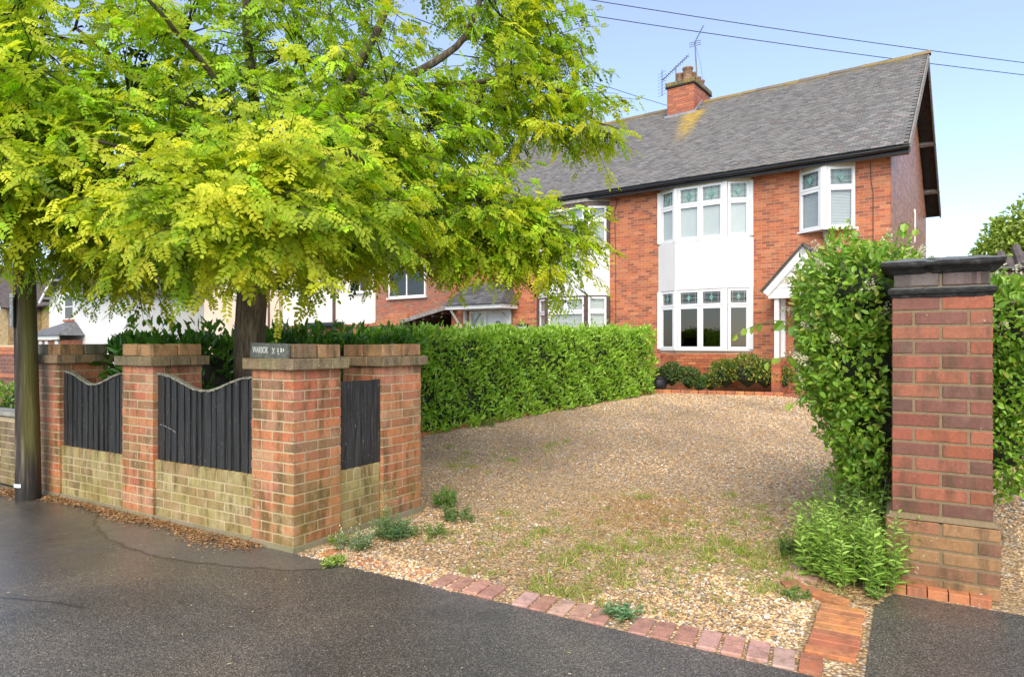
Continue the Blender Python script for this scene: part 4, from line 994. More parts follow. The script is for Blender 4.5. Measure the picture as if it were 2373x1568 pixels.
# crown masses: centre (u-free world coordinates) and radius; foliage sprays fill them
def cw(u, v, d):      # camera-space description to world, used once to lay the crown out in 3D
    a = (u-1186)/1534; return Vector((d*(a*.858-.514), d*(a*.514+.858), 1.5-(v-797)/1534*d))
BL = [(1180, 170, 7.5, .95, 34), (1300, 255, 7.5, .50, 16), (1270, 60, 7.6, .40, 10), (1160, 40, 7.6, .7, 22), (1120, -120, 7.6, 1.1, 26), (1230, 280, 7.3, .30, 9), (1370, 285, 7.4, .22, 6), (1110, 250, 7.2, .6, 18),
      (1200, 560, 6.8, .55, 22), (1300, 590, 6.8, .42, 16), (1375, 610, 6.8, .18, 6), (1060, 500, 6.8, .65, 24), (1010, 600, 6.6, .50, 20), (1160, 650, 6.9, .36, 14), (940, 640, 6.9, .45, 16),
      (870, 420, 6.6, .8, 34), (900, 210, 7.0, .95, 34), (700, 140, 7.0, 1.0, 34), (760, -60, 7.2, 1.2, 30), (990, 300, 7.0, .55, 18), (820, 300, 6.0, .5, 18), (620, 300, 6.6, .75, 24),
      (560, 500, 4.7, .42, 26), (440, 560, 4.6, .36, 20), (660, 470, 4.9, .42, 24), (770, 540, 5.3, .45, 22), (860, 600, 5.7, .42, 18), (520, 590, 4.5, .30, 14), (640, 590, 4.7, .28, 12), (760, 640, 5.6, .3, 10),
      (250, 480, 5.8, .85, 36), (110, 300, 6.0, 1.0, 38), (300, 230, 6.4, .95, 32), (430, 80, 6.8, 1.0, 32), (70, 90, 6.3, 1.05, 34), (60, 520, 5.6, .5, 20), (260, 610, 6.2, .42, 16), (150, 590, 5.9, .36, 14), (380, 400, 6.0, .65, 24), (330, 600, 5.2, .36, 14),
      (1240, 640, 6.8, .42, 16), (1120, 600, 6.7, .5, 18), (1340, 655, 6.8, .26, 9), (1190, 710, 6.9, .16, 4), (900, 680, 6.7, .26, 7), (300, 690, 6.4, .3, 9), (180, 660, 6.2, .3, 9),
      (40, 470, 5.1, .42, 14), (30, 330, 5.2, .5, 16), (60, 170, 5.3, .55, 16), (20, 600, 5.3, .30, 9), (50, 20, 5.4, .6, 14), (-60, 420, 5.2, .5, 12),
      (-140, 320, 5.9, 1.0, 26), (-120, 80, 6.2, 1.1, 24), (-100, 540, 5.7, .5, 14),
      (420, 670, 7.0, .36, 14), (340, 650, 7.2, .36, 12), (720, 655, 7.3, .36, 12), (830, 660, 7.3, .36, 12), (1080, 680, 7.2, .3, 9), (1190, 700, 7.0, .2, 6), (480, 640, 7.0, .36, 12), (600, 620, 7.4, .4, 12),
      (550, -220, 7.2, 1.4, 26), (950, -260, 7.6, 1.2, 22), (250, -180, 6.9, 1.3, 24), (700, -420, 7.6, 1.2, 14), (400, 300, 7.8, .8, 16), (700, 400, 7.6, .8, 18), (900, 430, 8.2, .6, 12), (100, 420, 7.4, .8, 14)]
bm_ = MB(TB); LP, LD, LN, LS, LC = [], [], [], [], []
G0, G1, Y1 = np.array((.25, .43, .022)), np.array((.38, .55, .032)), np.array((.74, .72, .05))
for (u, v, d, r_, ns_) in BL:
    if u > 1120 and v > 400: u -= 55
    if u < 950:
        if v > 330: v -= 70
        if v > 480: v -= 25 if u < 800 else 45
    elif v > 400:
        v -= 62 if v < 600 or u > 1260 else 100; r_ *= .80; ns_ = ns_*.85
    ctr = cw(u, v, d); st = min(nodes, key=lambda q: (q-ctr).length+max(0, q.z-ctr.z)*.5)
    mid = (st+ctr)/2+Vector((random.uniform(-.1, .1), random.uniform(-.1, .1), .12)); cc = curve([st, mid, ctr], 5)
    bm_.tube(cc, list(np.linspace(.016, .010, len(cc))), 6)
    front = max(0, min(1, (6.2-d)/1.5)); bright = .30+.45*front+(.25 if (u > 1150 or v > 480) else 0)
    for k in range(int(ns_*(1.9 if v < 250 else 2.0))):
        dv = Vector(rdir(1)[0]); dv.z = dv.z*.75
        base = ctr+dv*r_*random.uniform(.15, .85)
        tip_dir = (dv+Vector(((ctr-TB).x*.18, (ctr-TB).y*.18, -.10))).normalized()
        # thin branchlet from the mass centre to the spray
        if k % 3 == 0: bm_.tube([ctr, (ctr+base)/2+Vector((0, 0, .06)), base], [.011, .008, .005], 5, False)
        tl = random.uniform(.28, .55); pts = []
        for j in range(6):
            t = j/5; pts.append(base+tip_dir*tl*t+Vector((0, 0, -.16*tl*t*t)))
        bm_.tube(pts, [.0045, .004, .0035, .003, .0025, .0015], 4, False)
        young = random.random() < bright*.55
        nl = random.randint(8, 11)
        for j in range(nl):
            t = (j+.6)/nl; q = pts[min(4, int(t*5))].lerp(pts[min(5, int(t*5)+1)], t*5-int(t*5))
            side = 1 if j % 2 else -1; sv = tip_dir.cross(Vector((0, 0, 1)))
            sv = sv.normalized() if sv.length > .1 else Vector((1, 0, 0))
            dd = (sv*side*random.uniform(.4, 1.0)+tip_dir*random.uniform(.2, .7)+Vector((random.uniform(-.4, .4), random.uniform(-.4, .4), random.uniform(-.9, .1)))).normalized()
            LP.append(q); LD.append(dd); ou = (q-TB); ou.z = 0; ou = ou.normalized() if ou.length > .3 else Vector((0, -1, 0)); LN.append(ou*random.uniform(.35, 1.1)+Vector((random.uniform(-.5, .5), random.uniform(-.5, .5), random.uniform(.35, 1))))
            LS.append(random.uniform(.12, .26)*(1-.3*t if t > .7 else 1))
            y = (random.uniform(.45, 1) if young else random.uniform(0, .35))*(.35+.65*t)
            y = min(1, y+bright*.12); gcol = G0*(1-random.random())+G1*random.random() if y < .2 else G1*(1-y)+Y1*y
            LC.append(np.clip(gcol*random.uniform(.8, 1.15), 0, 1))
lm.build('limbs', 'tree_bark', tree, True); bm_.build('branches', 'twig_bark', tree, True)
LP = np.array(LP)-np.array(TB); LD = unit(np.array(LD)); LN = np.array(LN); LS = np.array(LS); LC = np.array(LC); nL = len(LP)
S_ = unit(np.cross(LD, LN)); N_ = np.cross(S_, LD)
PA_, DA_, NA_, LA_, WA_, CA_ = [], [], [], [], [], []
npair = 6
for i in range(2*npair+1):
    term = i == 2*npair; k = i//2; sg = 1 if i % 2 else -1; t = 1.0 if term else .22+.74*(k/(npair-.4))
    droop = -.18*t*t
    P = LP+LD*(LS*t)[:, None]+np.array((0, 0, 1))[None]*(droop*LS)[:, None]
    D = LD if term else S_*sg*(1+rng.uniform(-.15, .15, (nL, 1)))+LD*(.35+rng.uniform(-.2, .2, (nL, 1)))+np.array((0, 0, -.22))+rng.normal(0, .12, (nL, 3))
    sz = (.7+.3*math.sin(math.pi*min(1, t*.9)))*LS*.265
    PA_.append(P); DA_.append(D); NA_.append(N_+rng.normal(0, .22, (nL, 3))); LA_.append(sz*rng.uniform(.85, 1.12, nL)); WA_.append(sz*.58*rng.uniform(.9, 1.1, nL)); CA_.append(np.clip(LC*rng.uniform(.9, 1.1, (nL, 1)), 0, 1))
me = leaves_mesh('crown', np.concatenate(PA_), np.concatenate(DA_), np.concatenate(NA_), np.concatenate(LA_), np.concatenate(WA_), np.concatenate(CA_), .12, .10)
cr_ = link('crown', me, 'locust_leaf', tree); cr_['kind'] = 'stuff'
print('locust leaflets', len(me.polygons)//2)

# ------------------------------------------------------------------ hedges
def blade_cloud(name, parent, org, P, Nout, L, col0, col1, mat, wr=.45, up=.35, spread=.8, yel=None, lj=.25):
    n = len(P); D = unit(Nout*.55+np.array((0, 0, up))+rng.normal(0, spread, (n, 3))*.6); Nn = unit(Nout*.6+np.array((0, 0, .8))+rng.normal(0, .45, (n, 3)))
    t = rng.uniform(0, 1, n); C = mixc(col0, col1, t)*rng.uniform(.8, 1.15, (n, 1))
    if yel is not None: C = np.where((rng.uniform(0, 1, n) < yel[0])[:, None], np.array(yel[1])[None]*rng.uniform(.8, 1.1, (n, 1)), C)
    Ls = L*rng.uniform(1-lj, 1+lj, n)
    o = link(name, leaves_mesh(name, P-np.array(org), D, Nn, Ls, Ls*wr*rng.uniform(.85, 1.15, n), np.clip(C, 0, 1), .15, .12), mat, parent); o['kind'] = 'stuff'; return o
def hedge_row(label, x0, y0, x1, y1, half, h, n, L, col0, col1, mat, core_mat_col, lump=.10, wr=.45, top_up=.5, yel=None, lean=0):
    """clipped hedge following a line; foliage through a shell over an added dark core that blocks light"""
    dx, dy = x1-x0, y1-y0; LEN_ = math.hypot(dx, dy); ax = np.array((dx/LEN_, dy/LEN_)); nx = np.array((ax[1], -ax[0])); org = ((x0+x1)/2, (y0+y1)/2, gz((y0+y1)/2))
    t = thing('hedge', org, label, 'hedge')
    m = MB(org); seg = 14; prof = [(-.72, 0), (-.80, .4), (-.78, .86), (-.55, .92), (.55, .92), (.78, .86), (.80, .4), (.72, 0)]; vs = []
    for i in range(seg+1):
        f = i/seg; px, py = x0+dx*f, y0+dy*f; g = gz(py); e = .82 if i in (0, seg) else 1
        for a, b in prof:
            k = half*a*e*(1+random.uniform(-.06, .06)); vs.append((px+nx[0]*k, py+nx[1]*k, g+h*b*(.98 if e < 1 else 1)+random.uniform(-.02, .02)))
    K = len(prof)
    m.add(vs, [(i*K+k, i*K+k+1, (i+1)*K+k+1, (i+1)*K+k) for i in range(seg) for k in range(K-1)]+[tuple(range(K))[::-1], tuple(seg*K+k for k in range(K))]); m.build('light_block_core', core_mat_col, t)  # solid dark core added to block light through the leaves, not modelled stems
    # shell samples: both sides, top, ends
    per = 2*h+2*half; u = rng.uniform(0, per, n); s = rng.uniform(-.02*LEN_, 1.02*LEN_, n); off = np.zeros(n); zz = np.zeros(n); no = np.zeros((n, 3))
    A = u < h; B = (u >= h) & (u < 2*h); Cc = u >= 2*h
    off[A] = half; zz[A] = u[A]; no[A] = (nx[0], nx[1], 0); off[B] = -half; zz[B] = u[B]-h; no[B] = (-nx[0], -nx[1], 0); off[Cc] = u[Cc]-2*h-half; zz[Cc] = h; no[Cc] = (0, 0, 1)
    E_ = rng.uniform(0, 1, n) < half*2/(LEN_)*.5; sgn = np.where(rng.uniform(0, 1, n) < .5, -1, 1); s[E_] = np.where(sgn[E_] < 0, 0, LEN_); off[E_] = rng.uniform(-half, half, E_.sum()); zz[E_] = rng.uniform(0, h, E_.sum()); no[E_] = np.stack([ax[0]*sgn[E_], ax[1]*sgn[E_], np.zeros(E_.sum())], 1)
    # rounded shoulders, lumps
    rc = np.clip(zz/h-.80, 0, 1)/.20; off = off*(1-.16*rc**2)
    px = x0+ax[0]*s+nx[0]*off; py = y0+ax[1]*s+nx[1]*off
    lum = lump*(np.sin(px*3.1+zz*4)*np.sin(py*2.7-zz*3)+.6*np.sin(py*6.3+zz*7+px*2)); dep = lum-np.abs(rng.normal(0, .07, n)); 
    P = np.stack([px, py, gnd(py)+zz], 1)+no*dep[:, None]; P[:, 2] = np.maximum(P[:, 2], gnd(P[:, 1])+.02)
    blade_cloud('foliage', t, org, P, no, L, col0, col1, mat, wr, top_up, .8, yel)
    return t
NEAR = hedge_row('dark glossy large-leaved laurel hedge behind the locust tree trunk', -7.05, 3.95, -6.72, 7.7, .42, 1.50, 7000, .135, (.05, .14, .02), (.15, .33, .04), 'laurel_leaf', 'dark_soffit', .08, .42, .5)
FAR = hedge_row('clipped bright green hedge running along the drive to the house', -6.96, 7.6, -5.95, 16.05, .46, 1.60, 34000, .088, (.21, .42, .035), (.42, .64, .07), 'hedge_leaf', 'dark_core', .065, .46, .6, (.16, (.52, .70, .10)))
n = 900; f = rng.uniform(0, 1, n); yy = 7.6+f*8.45; xx = -6.96+f*1.01+rng.uniform(-.4, .42, n); zz = gnd(yy)+1.56+np.abs(rng.normal(0, .08, n))
blade_cloud('shoot_leaves', FAR, tuple(FAR.location), np.stack([xx, yy, zz], 1), np.tile((0, 0, 1.), (n, 1)), .085, (.26, .46, .05), (.46, .64, .10), 'hedge_leaf', .42, .8, .9)
# upright young laurel shoots on top
n = 420; yy = rng.uniform(3.9, 8.4, n); xx = -7.05+(yy-3.95)/3.75*.33+rng.uniform(-.4, .42, n); zz = 1.45+rng.uniform(0, .28, n)
blade_cloud('shoot_leaves', NEAR, tuple(NEAR.location), np.stack([xx, yy, zz], 1), np.tile((0, 0, 1.), (n, 1)), .12, (.07, .20, .02), (.16, .34, .03), 'laurel_leaf', .42, .8, .9)
n = 260; xx = rng.uniform(-7.0, -6.1, n); yy = rng.uniform(3.6, 4.1, n); zz = 1.05+rng.uniform(0, .45, n)
blade_cloud('shoot_leaves', NEAR, tuple(NEAR.location), np.stack([xx, yy, zz], 1), np.tile((0, -.6, .4), (n, 1)), .14, (.04, .13, .015), (.10, .26, .025), 'laurel_leaf', .40, .3, .9)

# flowering privet mass behind the gate pillar
pv = thing('privet_hedge', (-.05, 6.2, .02), 'leafy overgrown privet hedge with cream flower clusters behind the gate pillar', 'hedge')
PB = [(-.30, 5.45, 1.85, .42, 900), (-.42, 5.95, 1.82, .42, 1000), (-.30, 6.6, 1.75, .50, 900), (-.28, 5.40, 1.35, .40, 800), (-.36, 5.9, 1.30, .42, 800), (-.28, 6.5, 1.2, .5, 700), (-.16, 5.36, .95, .34, 600), (-.20, 5.9, .8, .38, 500), (-.14, 5.42, .62, .30, 450), (-.22, 5.7, .45, .28, 300), (-.1, 6.6, .7, .45, 500),
      (.55, 5.95, 1.65, .35, 700), (.60, 6.1, 1.15, .36, 700), (.55, 6.0, .72, .32, 500), (.6, 6.8, 1.35, .45, 700), (.5, 6.8, .9, .45, 500), (.1, 7.4, 1.3, .6, 700), (-.12, 5.9, 1.85, .35, 300), (-.60, 6.1, 1.55, .22, 220)]
P, NO, fl = [], [], []
mcore = MB(pv.location)
for x, y, z, r_, k in PB:
    k = int(k*4.2)
    dvs = rdir(k); rad = r_*(.70+.38*rng.uniform(0, 1, k))*(1+.18*np.sin(dvs[:, 0]*7+x*9)*np.sin(dvs[:, 2]*6+y*5)); P.append(np.array((x, y, z))+dvs*rad[:, None]); NO.append(dvs)
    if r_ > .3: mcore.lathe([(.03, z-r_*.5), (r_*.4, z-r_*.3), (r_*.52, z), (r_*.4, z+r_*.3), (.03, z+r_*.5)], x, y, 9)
    if z > 1.0:
        for q in rdir(int(k/95)):
            if q[2] > -.2 and q[1] < .6: fl.append((np.array((x, y, z))+q*r_*1.02, q))
P = np.concatenate(P); NO = np.concatenate(NO); ok = ~((np.abs(P[:, 0]-.165) < .30) & (np.abs(P[:, 1]-4.99) < .32)); P, NO = P[ok], NO[ok]
blade_cloud('foliage', pv, tuple(pv.location), P, NO, .050, (.13, .29, .022), (.34, .54, .06), 'privet_leaf', .55, .15, .9, (.12, (.44, .50, .08)))
mcore.build('light_block_core', 'dark_core', pv)['kind'] = 'stuff'  # dark solids added inside the leaf masses to stop light showing through
# bare stems low down
ms = MB(pv.location)
for k in range(26):
    a = Vector((random.uniform(-.35, .15), random.uniform(5.15, 5.7), 0)); b = a+Vector((random.uniform(-.2, .1), random.uniform(-.1, .3), random.uniform(.5, 1.1))); ms.tube([a, (a+b)/2+Vector((random.uniform(-.06, .06), random.uniform(-.06, .06), 0)), b], [.010, .008, .005], 5)
ms.build('stems', 'twig_bark', pv)['kind'] = 'stuff'
FP, FN = [], []
for p, q in fl:
    k = 38; ax_ = unit((q+np.array((0, 0, .6)))[None])[0]; t = rng.uniform(0, 1, k); o_ = rdir(k)*(.030*(1-t)+.008)[:, None]; FP.append(p+ax_*(t*.11)[:, None]+o_); FN.append(o_)
FP = np.concatenate(FP); FN = unit(np.concatenate(FN)); nf = len(FP)
o = link('flowers', leaves_mesh('flowers', FP-np.array(pv.location), FN+rng.normal(0, .4, (nf, 3)), rdir(nf), np.full(nf, .016), np.full(nf, .014), np.clip(np.array((.78, .72, .50))[None]*rng.uniform(.75, 1.1, (nf, 1)), 0, 1), .1, .1), 'flower_mat', pv); o['kind'] = 'stuff'
# climbing vine shoots reaching out over the drive
def vine(pts, nl, Lf, label_parent):
    c = curve(pts, 6); m = MB(pv.location); m.tube(c, list(np.linspace(.006, .002, len(c))), 5); m.build('vine_stem', 'weed_stem', label_parent)
    idx = np.linspace(2, len(c)-1, nl).astype(int); P = np.array([c[i] for i in idx]); D = rng.normal(0, .5, (nl, 3))+np.array((-.3, -.3, -.8)); C = mixc((.16, .34, .03), (.36, .50, .06), np.linspace(0, 1, nl))
    L = Lf*np.linspace(1.15, .6, nl); o = link('vine_leaves', leaves_mesh('vine_leaves', P-np.array(pv.location), D, rng.normal(0, .5, (nl, 3))+np.array((-.4, -.8, .5)), L, L*.85, C, .12, .18), 'privet_leaf', label_parent)
plain('weed_stem', (.16, .20, .05), .6, .2, 20)
vine([(-.55, 5.6, 1.55), (-.85, 5.6, 1.68), (-1.05, 5.65, 1.66), (-1.22, 5.65, 1.58)], 8, .105, pv); vine([(-.5, 5.6, 1.30), (-.78, 5.55, 1.40), (-.95, 5.5, 1.36)], 5, .12, pv); vine([(-.45, 5.5, .95), (-.65, 5.4, 1.12), (-.75, 5.38, 1.05)], 3, .13, pv)
vine([(.62, 6.0, 1.8), (.72, 5.7, 1.75), (.80, 5.4, 1.55), (.78, 5.2, 1.4)], 7, .12, pv); vine([(-.1, 6.0, 2.2), (-.05, 5.9, 2.42), (.05, 5.8, 2.36)], 4, .10, pv); vine([(-.35, 6.1, 2.25), (-.4, 6.1, 2.45), (-.42, 6.05, 2.52)], 5, .06, pv)

# ------------------------------------------------------------------ neighbouring houses along the road
def bg_house(name, label, s0, s1, t0, depth, ze, zr, wall, roofm, gable_front=False):
    sm = (s0+s1)/2; W = (s1-s0)/2; t = thing(name, tuple(hloc(sm, t0, 0)), label, 'house', rz=HR)
    if gable_front:
        MB().add([(-W, 0, 0), (W, 0, 0), (W, 0, ze), (0, 0, zr-.12), (-W, 0, ze), (-W, depth, 0), (W, depth, 0), (W, depth, ze), (0, depth, zr-.12), (-W, depth, ze)], [(0, 1, 2, 3, 4), (9, 8, 7, 6, 5), (1, 6, 7, 2), (0, 4, 9, 5)]).build('wall', wall, t)
        a = math.atan2(zr-ze, W); ln = math.hypot(W, zr-ze)+.45
        for sg in (-1, 1):
            M = Matrix.Translation((0, 0, zr)) @ (Matrix.Rotation(math.pi, 4, 'Z') if sg < 0 else Matrix.Identity(4)) @ Matrix.Rotation(a, 4, 'Y'); y0, y1 = (-.5, depth) if sg > 0 else (-depth, .5)
            MB().box(0, ln, y0, y1, -.1, .02, M).build('roof', roofm, t)
            f0, f1 = (-.53, -.46) if sg > 0 else (.46, .53); MB().box(0, ln, f0, f1, -.30, -.11, M).build('bargeboard', 'white_paint', t)
            for q in (.35, .65, .92): MB().box(ln*q-.06, ln*q+.06, *((-.46, .05) if sg > 0 else (-.05, .46)), -.26, -.14, M).build('purlin', 'white_paint', t)
    else:
        MB().box(-W, W, 0, depth, 0, ze).build('wall', wall, t)
        a = math.atan2(zr-ze, depth/2+.35); ln = math.hypot(depth/2+.35, zr-ze)
        for k in range(2):
            M = (Matrix.Translation((0, -.35, ze)) if k == 0 else Matrix.Translation((0, depth+.35, ze)) @ Matrix.Rotation(math.pi, 4, 'Z')) @ Matrix.Rotation(a, 4, 'X')
            rf = MB().box(-W-.25, W+.25, 0, ln, -.05, .05, M).build('roof', roofm, t)
            if k == 0:
                for r_ in range(int(ln/.32)): MB().box(-W-.26, W+.26, .02+r_*.32, .30+r_*.32, .052, .075, M @ Matrix.Rotation(-.02, 4, 'X')).build('tile_course', roofm, rf)
        MB().add([(sx, y, z) for sx in (-W, -W+.2) for y, z in ((.0, ze), (depth, ze), (depth/2, zr-.1))], [(0, 1, 2), (5, 4, 3), (0, 2, 5, 3), (1, 4, 5, 2)]).build('wall', wall, t)
        MB().add([(sx, y, z) for sx in (W-.2, W) for y, z in ((.0, ze), (depth, ze), (depth/2, zr-.1))], [(0, 1, 2), (5, 4, 3), (0, 2, 5, 3), (1, 4, 5, 2)]).build('wall', wall, t)
        MB().tube([(-W-.3, -.42, ze-.02), (W+.3, -.42, ze-.02)], .06, 8).build('gutter', 'dark_gutter', t)
    t['_c'] = sm; return t
def bg_window(t, s0, s1, z0, z1, nv=1, nh=1, frame='white_upvc', pane='dark_glass', y=-.0, sill=True, blind=False):
    c = t['_c']; x0, x1 = s0-c, s1-c; f = .07
    m = MB().box(x0, x0+f, y-.05, y+.03, z0, z1).box(x1-f, x1, y-.05, y+.03, z0, z1).box(x0+f, x1-f, y-.05, y+.03, z0, z0+f).box(x0+f, x1-f, y-.05, y+.03, z1-f, z1)
    for k in range(1, nv): xx = x0+(x1-x0)*k/nv; m.box(xx-.03, xx+.03, y-.045, y+.025, z0+f, z1-f)
    for k in range(1, nh): zz = z0+(z1-z0)*k/nh; m.box(x0+f, x1-f, y-.047, y+.02, zz-.03, zz+.03)
    w_ = m.build('window', frame, t); MB().box(x0+f, x1-f, y-.025, y-.012, z0+f, z1-f).build('pane', pane, w_)
    if sill: MB().box(x0-.08, x1+.08, y-.12, y+.0, z0-.07, z0-.002).build('sill', 'white_paint', w_)
    MB().box(x0+f, x1-f, y-.008, y-.004, z0+f, z1-f).build('blind', 'blind' if blind else 'interior', w_)  # with no blind set, this flat sheet paints the dim room behind the glass
nb1 = bg_house('brick_house', 'red brick house with white upper window and small orange tiled canopy behind the hedge', -20.3, -14.9, 2.5, 9, 5.6, 8.6, 'plain_red_brick', 'grey_roof')
FBk = course_bricks(-2.7, 2.7, 1.2, 5.5, .075, .225, []); boxes_np('brickwork', [(x, .0, z) for x, z, L in FBk], [(L, .016, .063) for x, z, L in FBk], palcol([(.42, .16, .09), (.36, .19, .13), (.33, .17, .12), (.46, .15, .075)], len(FBk)), 'house_brick', nb1)
bg_window(nb1, -19.4, -17.2, 3.5, 4.9, 2, 1, y=-.02); bg_window(nb1, -19.65, -18.4, 1.1, 2.2, 2, 2, y=-.30)
c0 = nb1['_c']; cp = MB().add([(-19.95-c0, -.75, 2.27), (-17.85-c0, -.75, 2.27), (-17.85-c0, 0, 2.27), (-19.95-c0, 0, 2.27), (-19.4-c0, -.02, 2.82), (-18.2-c0, -.02, 2.82)], [(0, 1, 5, 4), (0, 4, 3), (1, 2, 5), (3, 2, 1, 0)]).build('canopy', 'orange_tile', nb1)
for r_ in range(6):
    f = r_/6; y = -.76+.74*f; z = 2.285+.55*f; x0, x1 = -19.97+.55*f-c0, -17.83-.37*f-c0
    MB().box(x0, x1, y, y+.15, z, z+.03, ).build('tile_course', 'orange_tile', cp)
MB().box(-19.7-c0, -17.9-c0, -.28, -.012, .1, 1.08).build('bay_base', 'plain_red_brick', nb1); MB().box(-19.75-c0, -17.85-c0, -.6, -.012, 2.2, 2.265).build('canopy_board', 'white_paint', nb1)
nb2 = bg_house('white_house', 'off-white rendered house with brown downpipe and brick lower storey beside the brick house', -27.9, -20.8, 3.0, 9, 5.6, 8.8, 'warm_white_render', 'brown_roof')
c0 = nb2['_c']; MB().box(-27.92-c0, -20.78-c0, -.06, -.0, 0, 2.44).build('brick_storey', 'plain_red_brick', nb2); MB().tube([(-23.7-c0, -.08, 2.45), (-23.7-c0, -.08, 5.5)], .07, 8).build('downpipe', 'brown_timber', nb2)
bg_window(nb2, -22.6, -21.2, 3.9, 5.1, 2, 1); bg_window(nb2, -26.6, -25.2, 4.4, 5.2, 2, 1); MB().box(-21.9-c0, -20.95-c0, -.1, -.062, .2, 2.3).build('garage_door', 'door_dark', nb2); MB().box(-22.7-c0, -22.35-c0, -.1, -.062, 1.7, 2.32).build('small_window', 'door_dark', nb2)
MB().tube([(-25.2-c0, -.45, 2.38), (-22.75-c0, -.45, 2.38)], .17, 10).build('awning', 'dark_gutter', nb2)
nb3 = bg_house('cream_house', 'cream rendered house wall seen behind the locust tree trunk', -35.4, -28.0, 2.9, 9, 5.8, 8.8, 'cream_render', 'brown_roof')
c0 = nb3['_c']; bg_window(nb3, -32.0, -30.6, 4.0, 5.2, 2, 1); MB().tube([(-28.9-c0, -.06, .5), (-28.9-c0, -.06, 5.7)], .05, 8).build('downpipe', 'brown_timber', nb3)
nb4 = bg_house('white_gabled_house', 'white painted house with steep gable and sash window down the road', -50.0, -38.6, 0, 9, 4.7, 8.6, 'white_render', 'brown_roof', True)
c0 = nb4['_c']; bg_window(nb4, -47.3, -45.9, 3.1, 4.75, 1, 2, sill=False); MB().box(-47.4-c0, -45.8-c0, -.12, -.0, 2.95, 3.09).build('brick_sill', 'plain_red_brick', nb4)
by = MB().add([(-49.6-c0, -1.6, 2.05), (-44.2-c0, -1.6, 2.05), (-44.2-c0, 0, 2.05), (-49.6-c0, 0, 2.05), (-46.8-c0, -.05, 2.95), (-45.6-c0, -.05, 2.95)], [(0, 1, 5, 4), (0, 4, 3), (1, 2, 5), (3, 2, 1, 0)]).build('bay_roof', 'grey_roof', nb4)
MB().box(-49.3-c0, -44.4-c0, -1.45, -1.35, 1.78, 2.03).build('bay_soffit', 'white_paint', nb4); MB().box(-49.0-c0, -44.6-c0, -1.2, -.01, 0, 1.75).build('bay', 'plain_red_brick', nb4)
for q in (-48.0, -47.0, -45.4): MB().box(q-c0, q+.5-c0, -1.26, -1.205, 1.0, 1.7).build('window', 'white_upvc', nb4)
MB().box(-45.2-c0, -38.8-c0, -1.0, -.45, 4.75, 5.5).build('side_roof', 'brown_roof', nb4)
nb5 = bg_house('ochre_brick_house', 'ochre brick house with white barge boards beyond the white gabled house', -63.5, -54.5, -1.0, 9, 4.3, 7.4, 'ochre_brick', 'brown_roof', True)
bg_window(nb5, -57.8, -56.4, 2.2, 4.2, 1, 2)
nb6 = bg_house('ochre_brick_house', 'long ochre brick house wing with dark tiled roof and orange chimney', -54.4, -49.9, 1.0, 9, 4.2, 7.2, 'ochre_brick', 'brown_roof')
MB().box(-.9, .1, 3.5, 4.3, 6.6, 9.0).build('chimney', 'plain_red_brick', nb6)
# covered way at the end of the semi
lt = thing('lean_to', tuple(hloc(-14.3, 0, gz(18.5))), 'open brown timber lean-to with sloping tiled roof beside the brick house', 'lean-to', rz=HR)
MB().add([(-1.25, -.6, 1.93), (1.05, -.6, 2.40), (1.05, -.6, 2.54), (-1.25, -.6, 2.07), (-1.25, -.53, 1.93), (1.05, -.53, 2.40), (1.05, -.53, 2.54), (-1.25, -.53, 2.07)], [(0, 1, 2, 3), (7, 6, 5, 4), (0, 4, 5, 1), (3, 2, 6, 7), (0, 3, 7, 4), (1, 5, 6, 2)]).build('front_beam', 'grey_wood', lt)
MB().add([(-1.25, -.52, 2.0), (1.05, -.52, 2.47), (1.05, 1.9, 2.47), (-1.25, 1.9, 2.0), (-1.25, -.52, 2.06), (1.05, -.52, 2.53), (1.05, 1.9, 2.53), (-1.25, 1.9, 2.06)], [(0, 3, 2, 1), (4, 5, 6, 7), (0, 1, 5, 4), (1, 2, 6, 5), (2, 3, 7, 6), (3, 0, 4, 7)]).build('roof', 'brown_roof', lt)
for k in range(5): x = -1.1+k*.45; MB().box(x-.04, x+.04, -.5, 1.85, 1.84+.204*(x+1.25), 1.98+.204*(x+1.25)).build('rafter', 'brown_timber', lt)
MB().box(-1.24, -1.08, -.5, -.34, 0, 1.95).build('post', 'brown_timber', lt); MB().box(-1.2, .69, 1.7, 1.85, 0, 2.05).build('back_wall', 'plain_red_brick', lt); MB().box(-1.2, .69, .8, .95, 0, 1.62).build('boarded_screen', 'brown_roof', lt)

# bungalow beyond the gate pillar
bn = thing('bungalow', (1.62, 17.6, gz(17.6)+.30), 'low brown brick bungalow with dark ribbed tile roof beyond the gate pillar', 'house')
MB().box(.1, 9, .005, 8, -.4, 2.55).build('wall', 'ochre_brick', bn); B = course_bricks(.1, 3.0, -.25, 2.5, .075, .225, [(.62, 1.9, .95, 2.2)])
boxes_np('brickwork', [(x, .0, z) for x, z, L in B], [(L, .02, .063) for x, z, L in B], palcol([(.24, .12, .08), (.20, .10, .07), (.28, .16, .10)], len(B)), 'house_brick', bn)
ang = R(27); M = Matrix.Translation((-.3, -.5, 2.50)) @ Matrix.Rotation(ang, 4, 'X')
rf = MB().add([(-.3, -.5, 2.5), (10, -.5, 2.5), (10, 4, 4.79), (4.2, 4, 4.79), (-.3, 8.5, 2.5), (10, 8.5, 2.5)], [(0, 1, 2, 3), (4, 0, 3), (5, 4, 3, 2), (0, 4, 5, 1)]).build('roof', 'brown_roof', bn)
rib = MB()
for k in range(34):
    xx = .08+k*.30
    for r_ in range(14):
        if r_*.34*math.cos(ang) < xx: rib.tube([(xx, .0+r_*.34, .02), (xx, .36+r_*.34, .035)], [.085, .095], 8, True, M)
rb = rib.build('tile_ribs', 'brown_roof', rf); rb['kind'] = 'stuff'
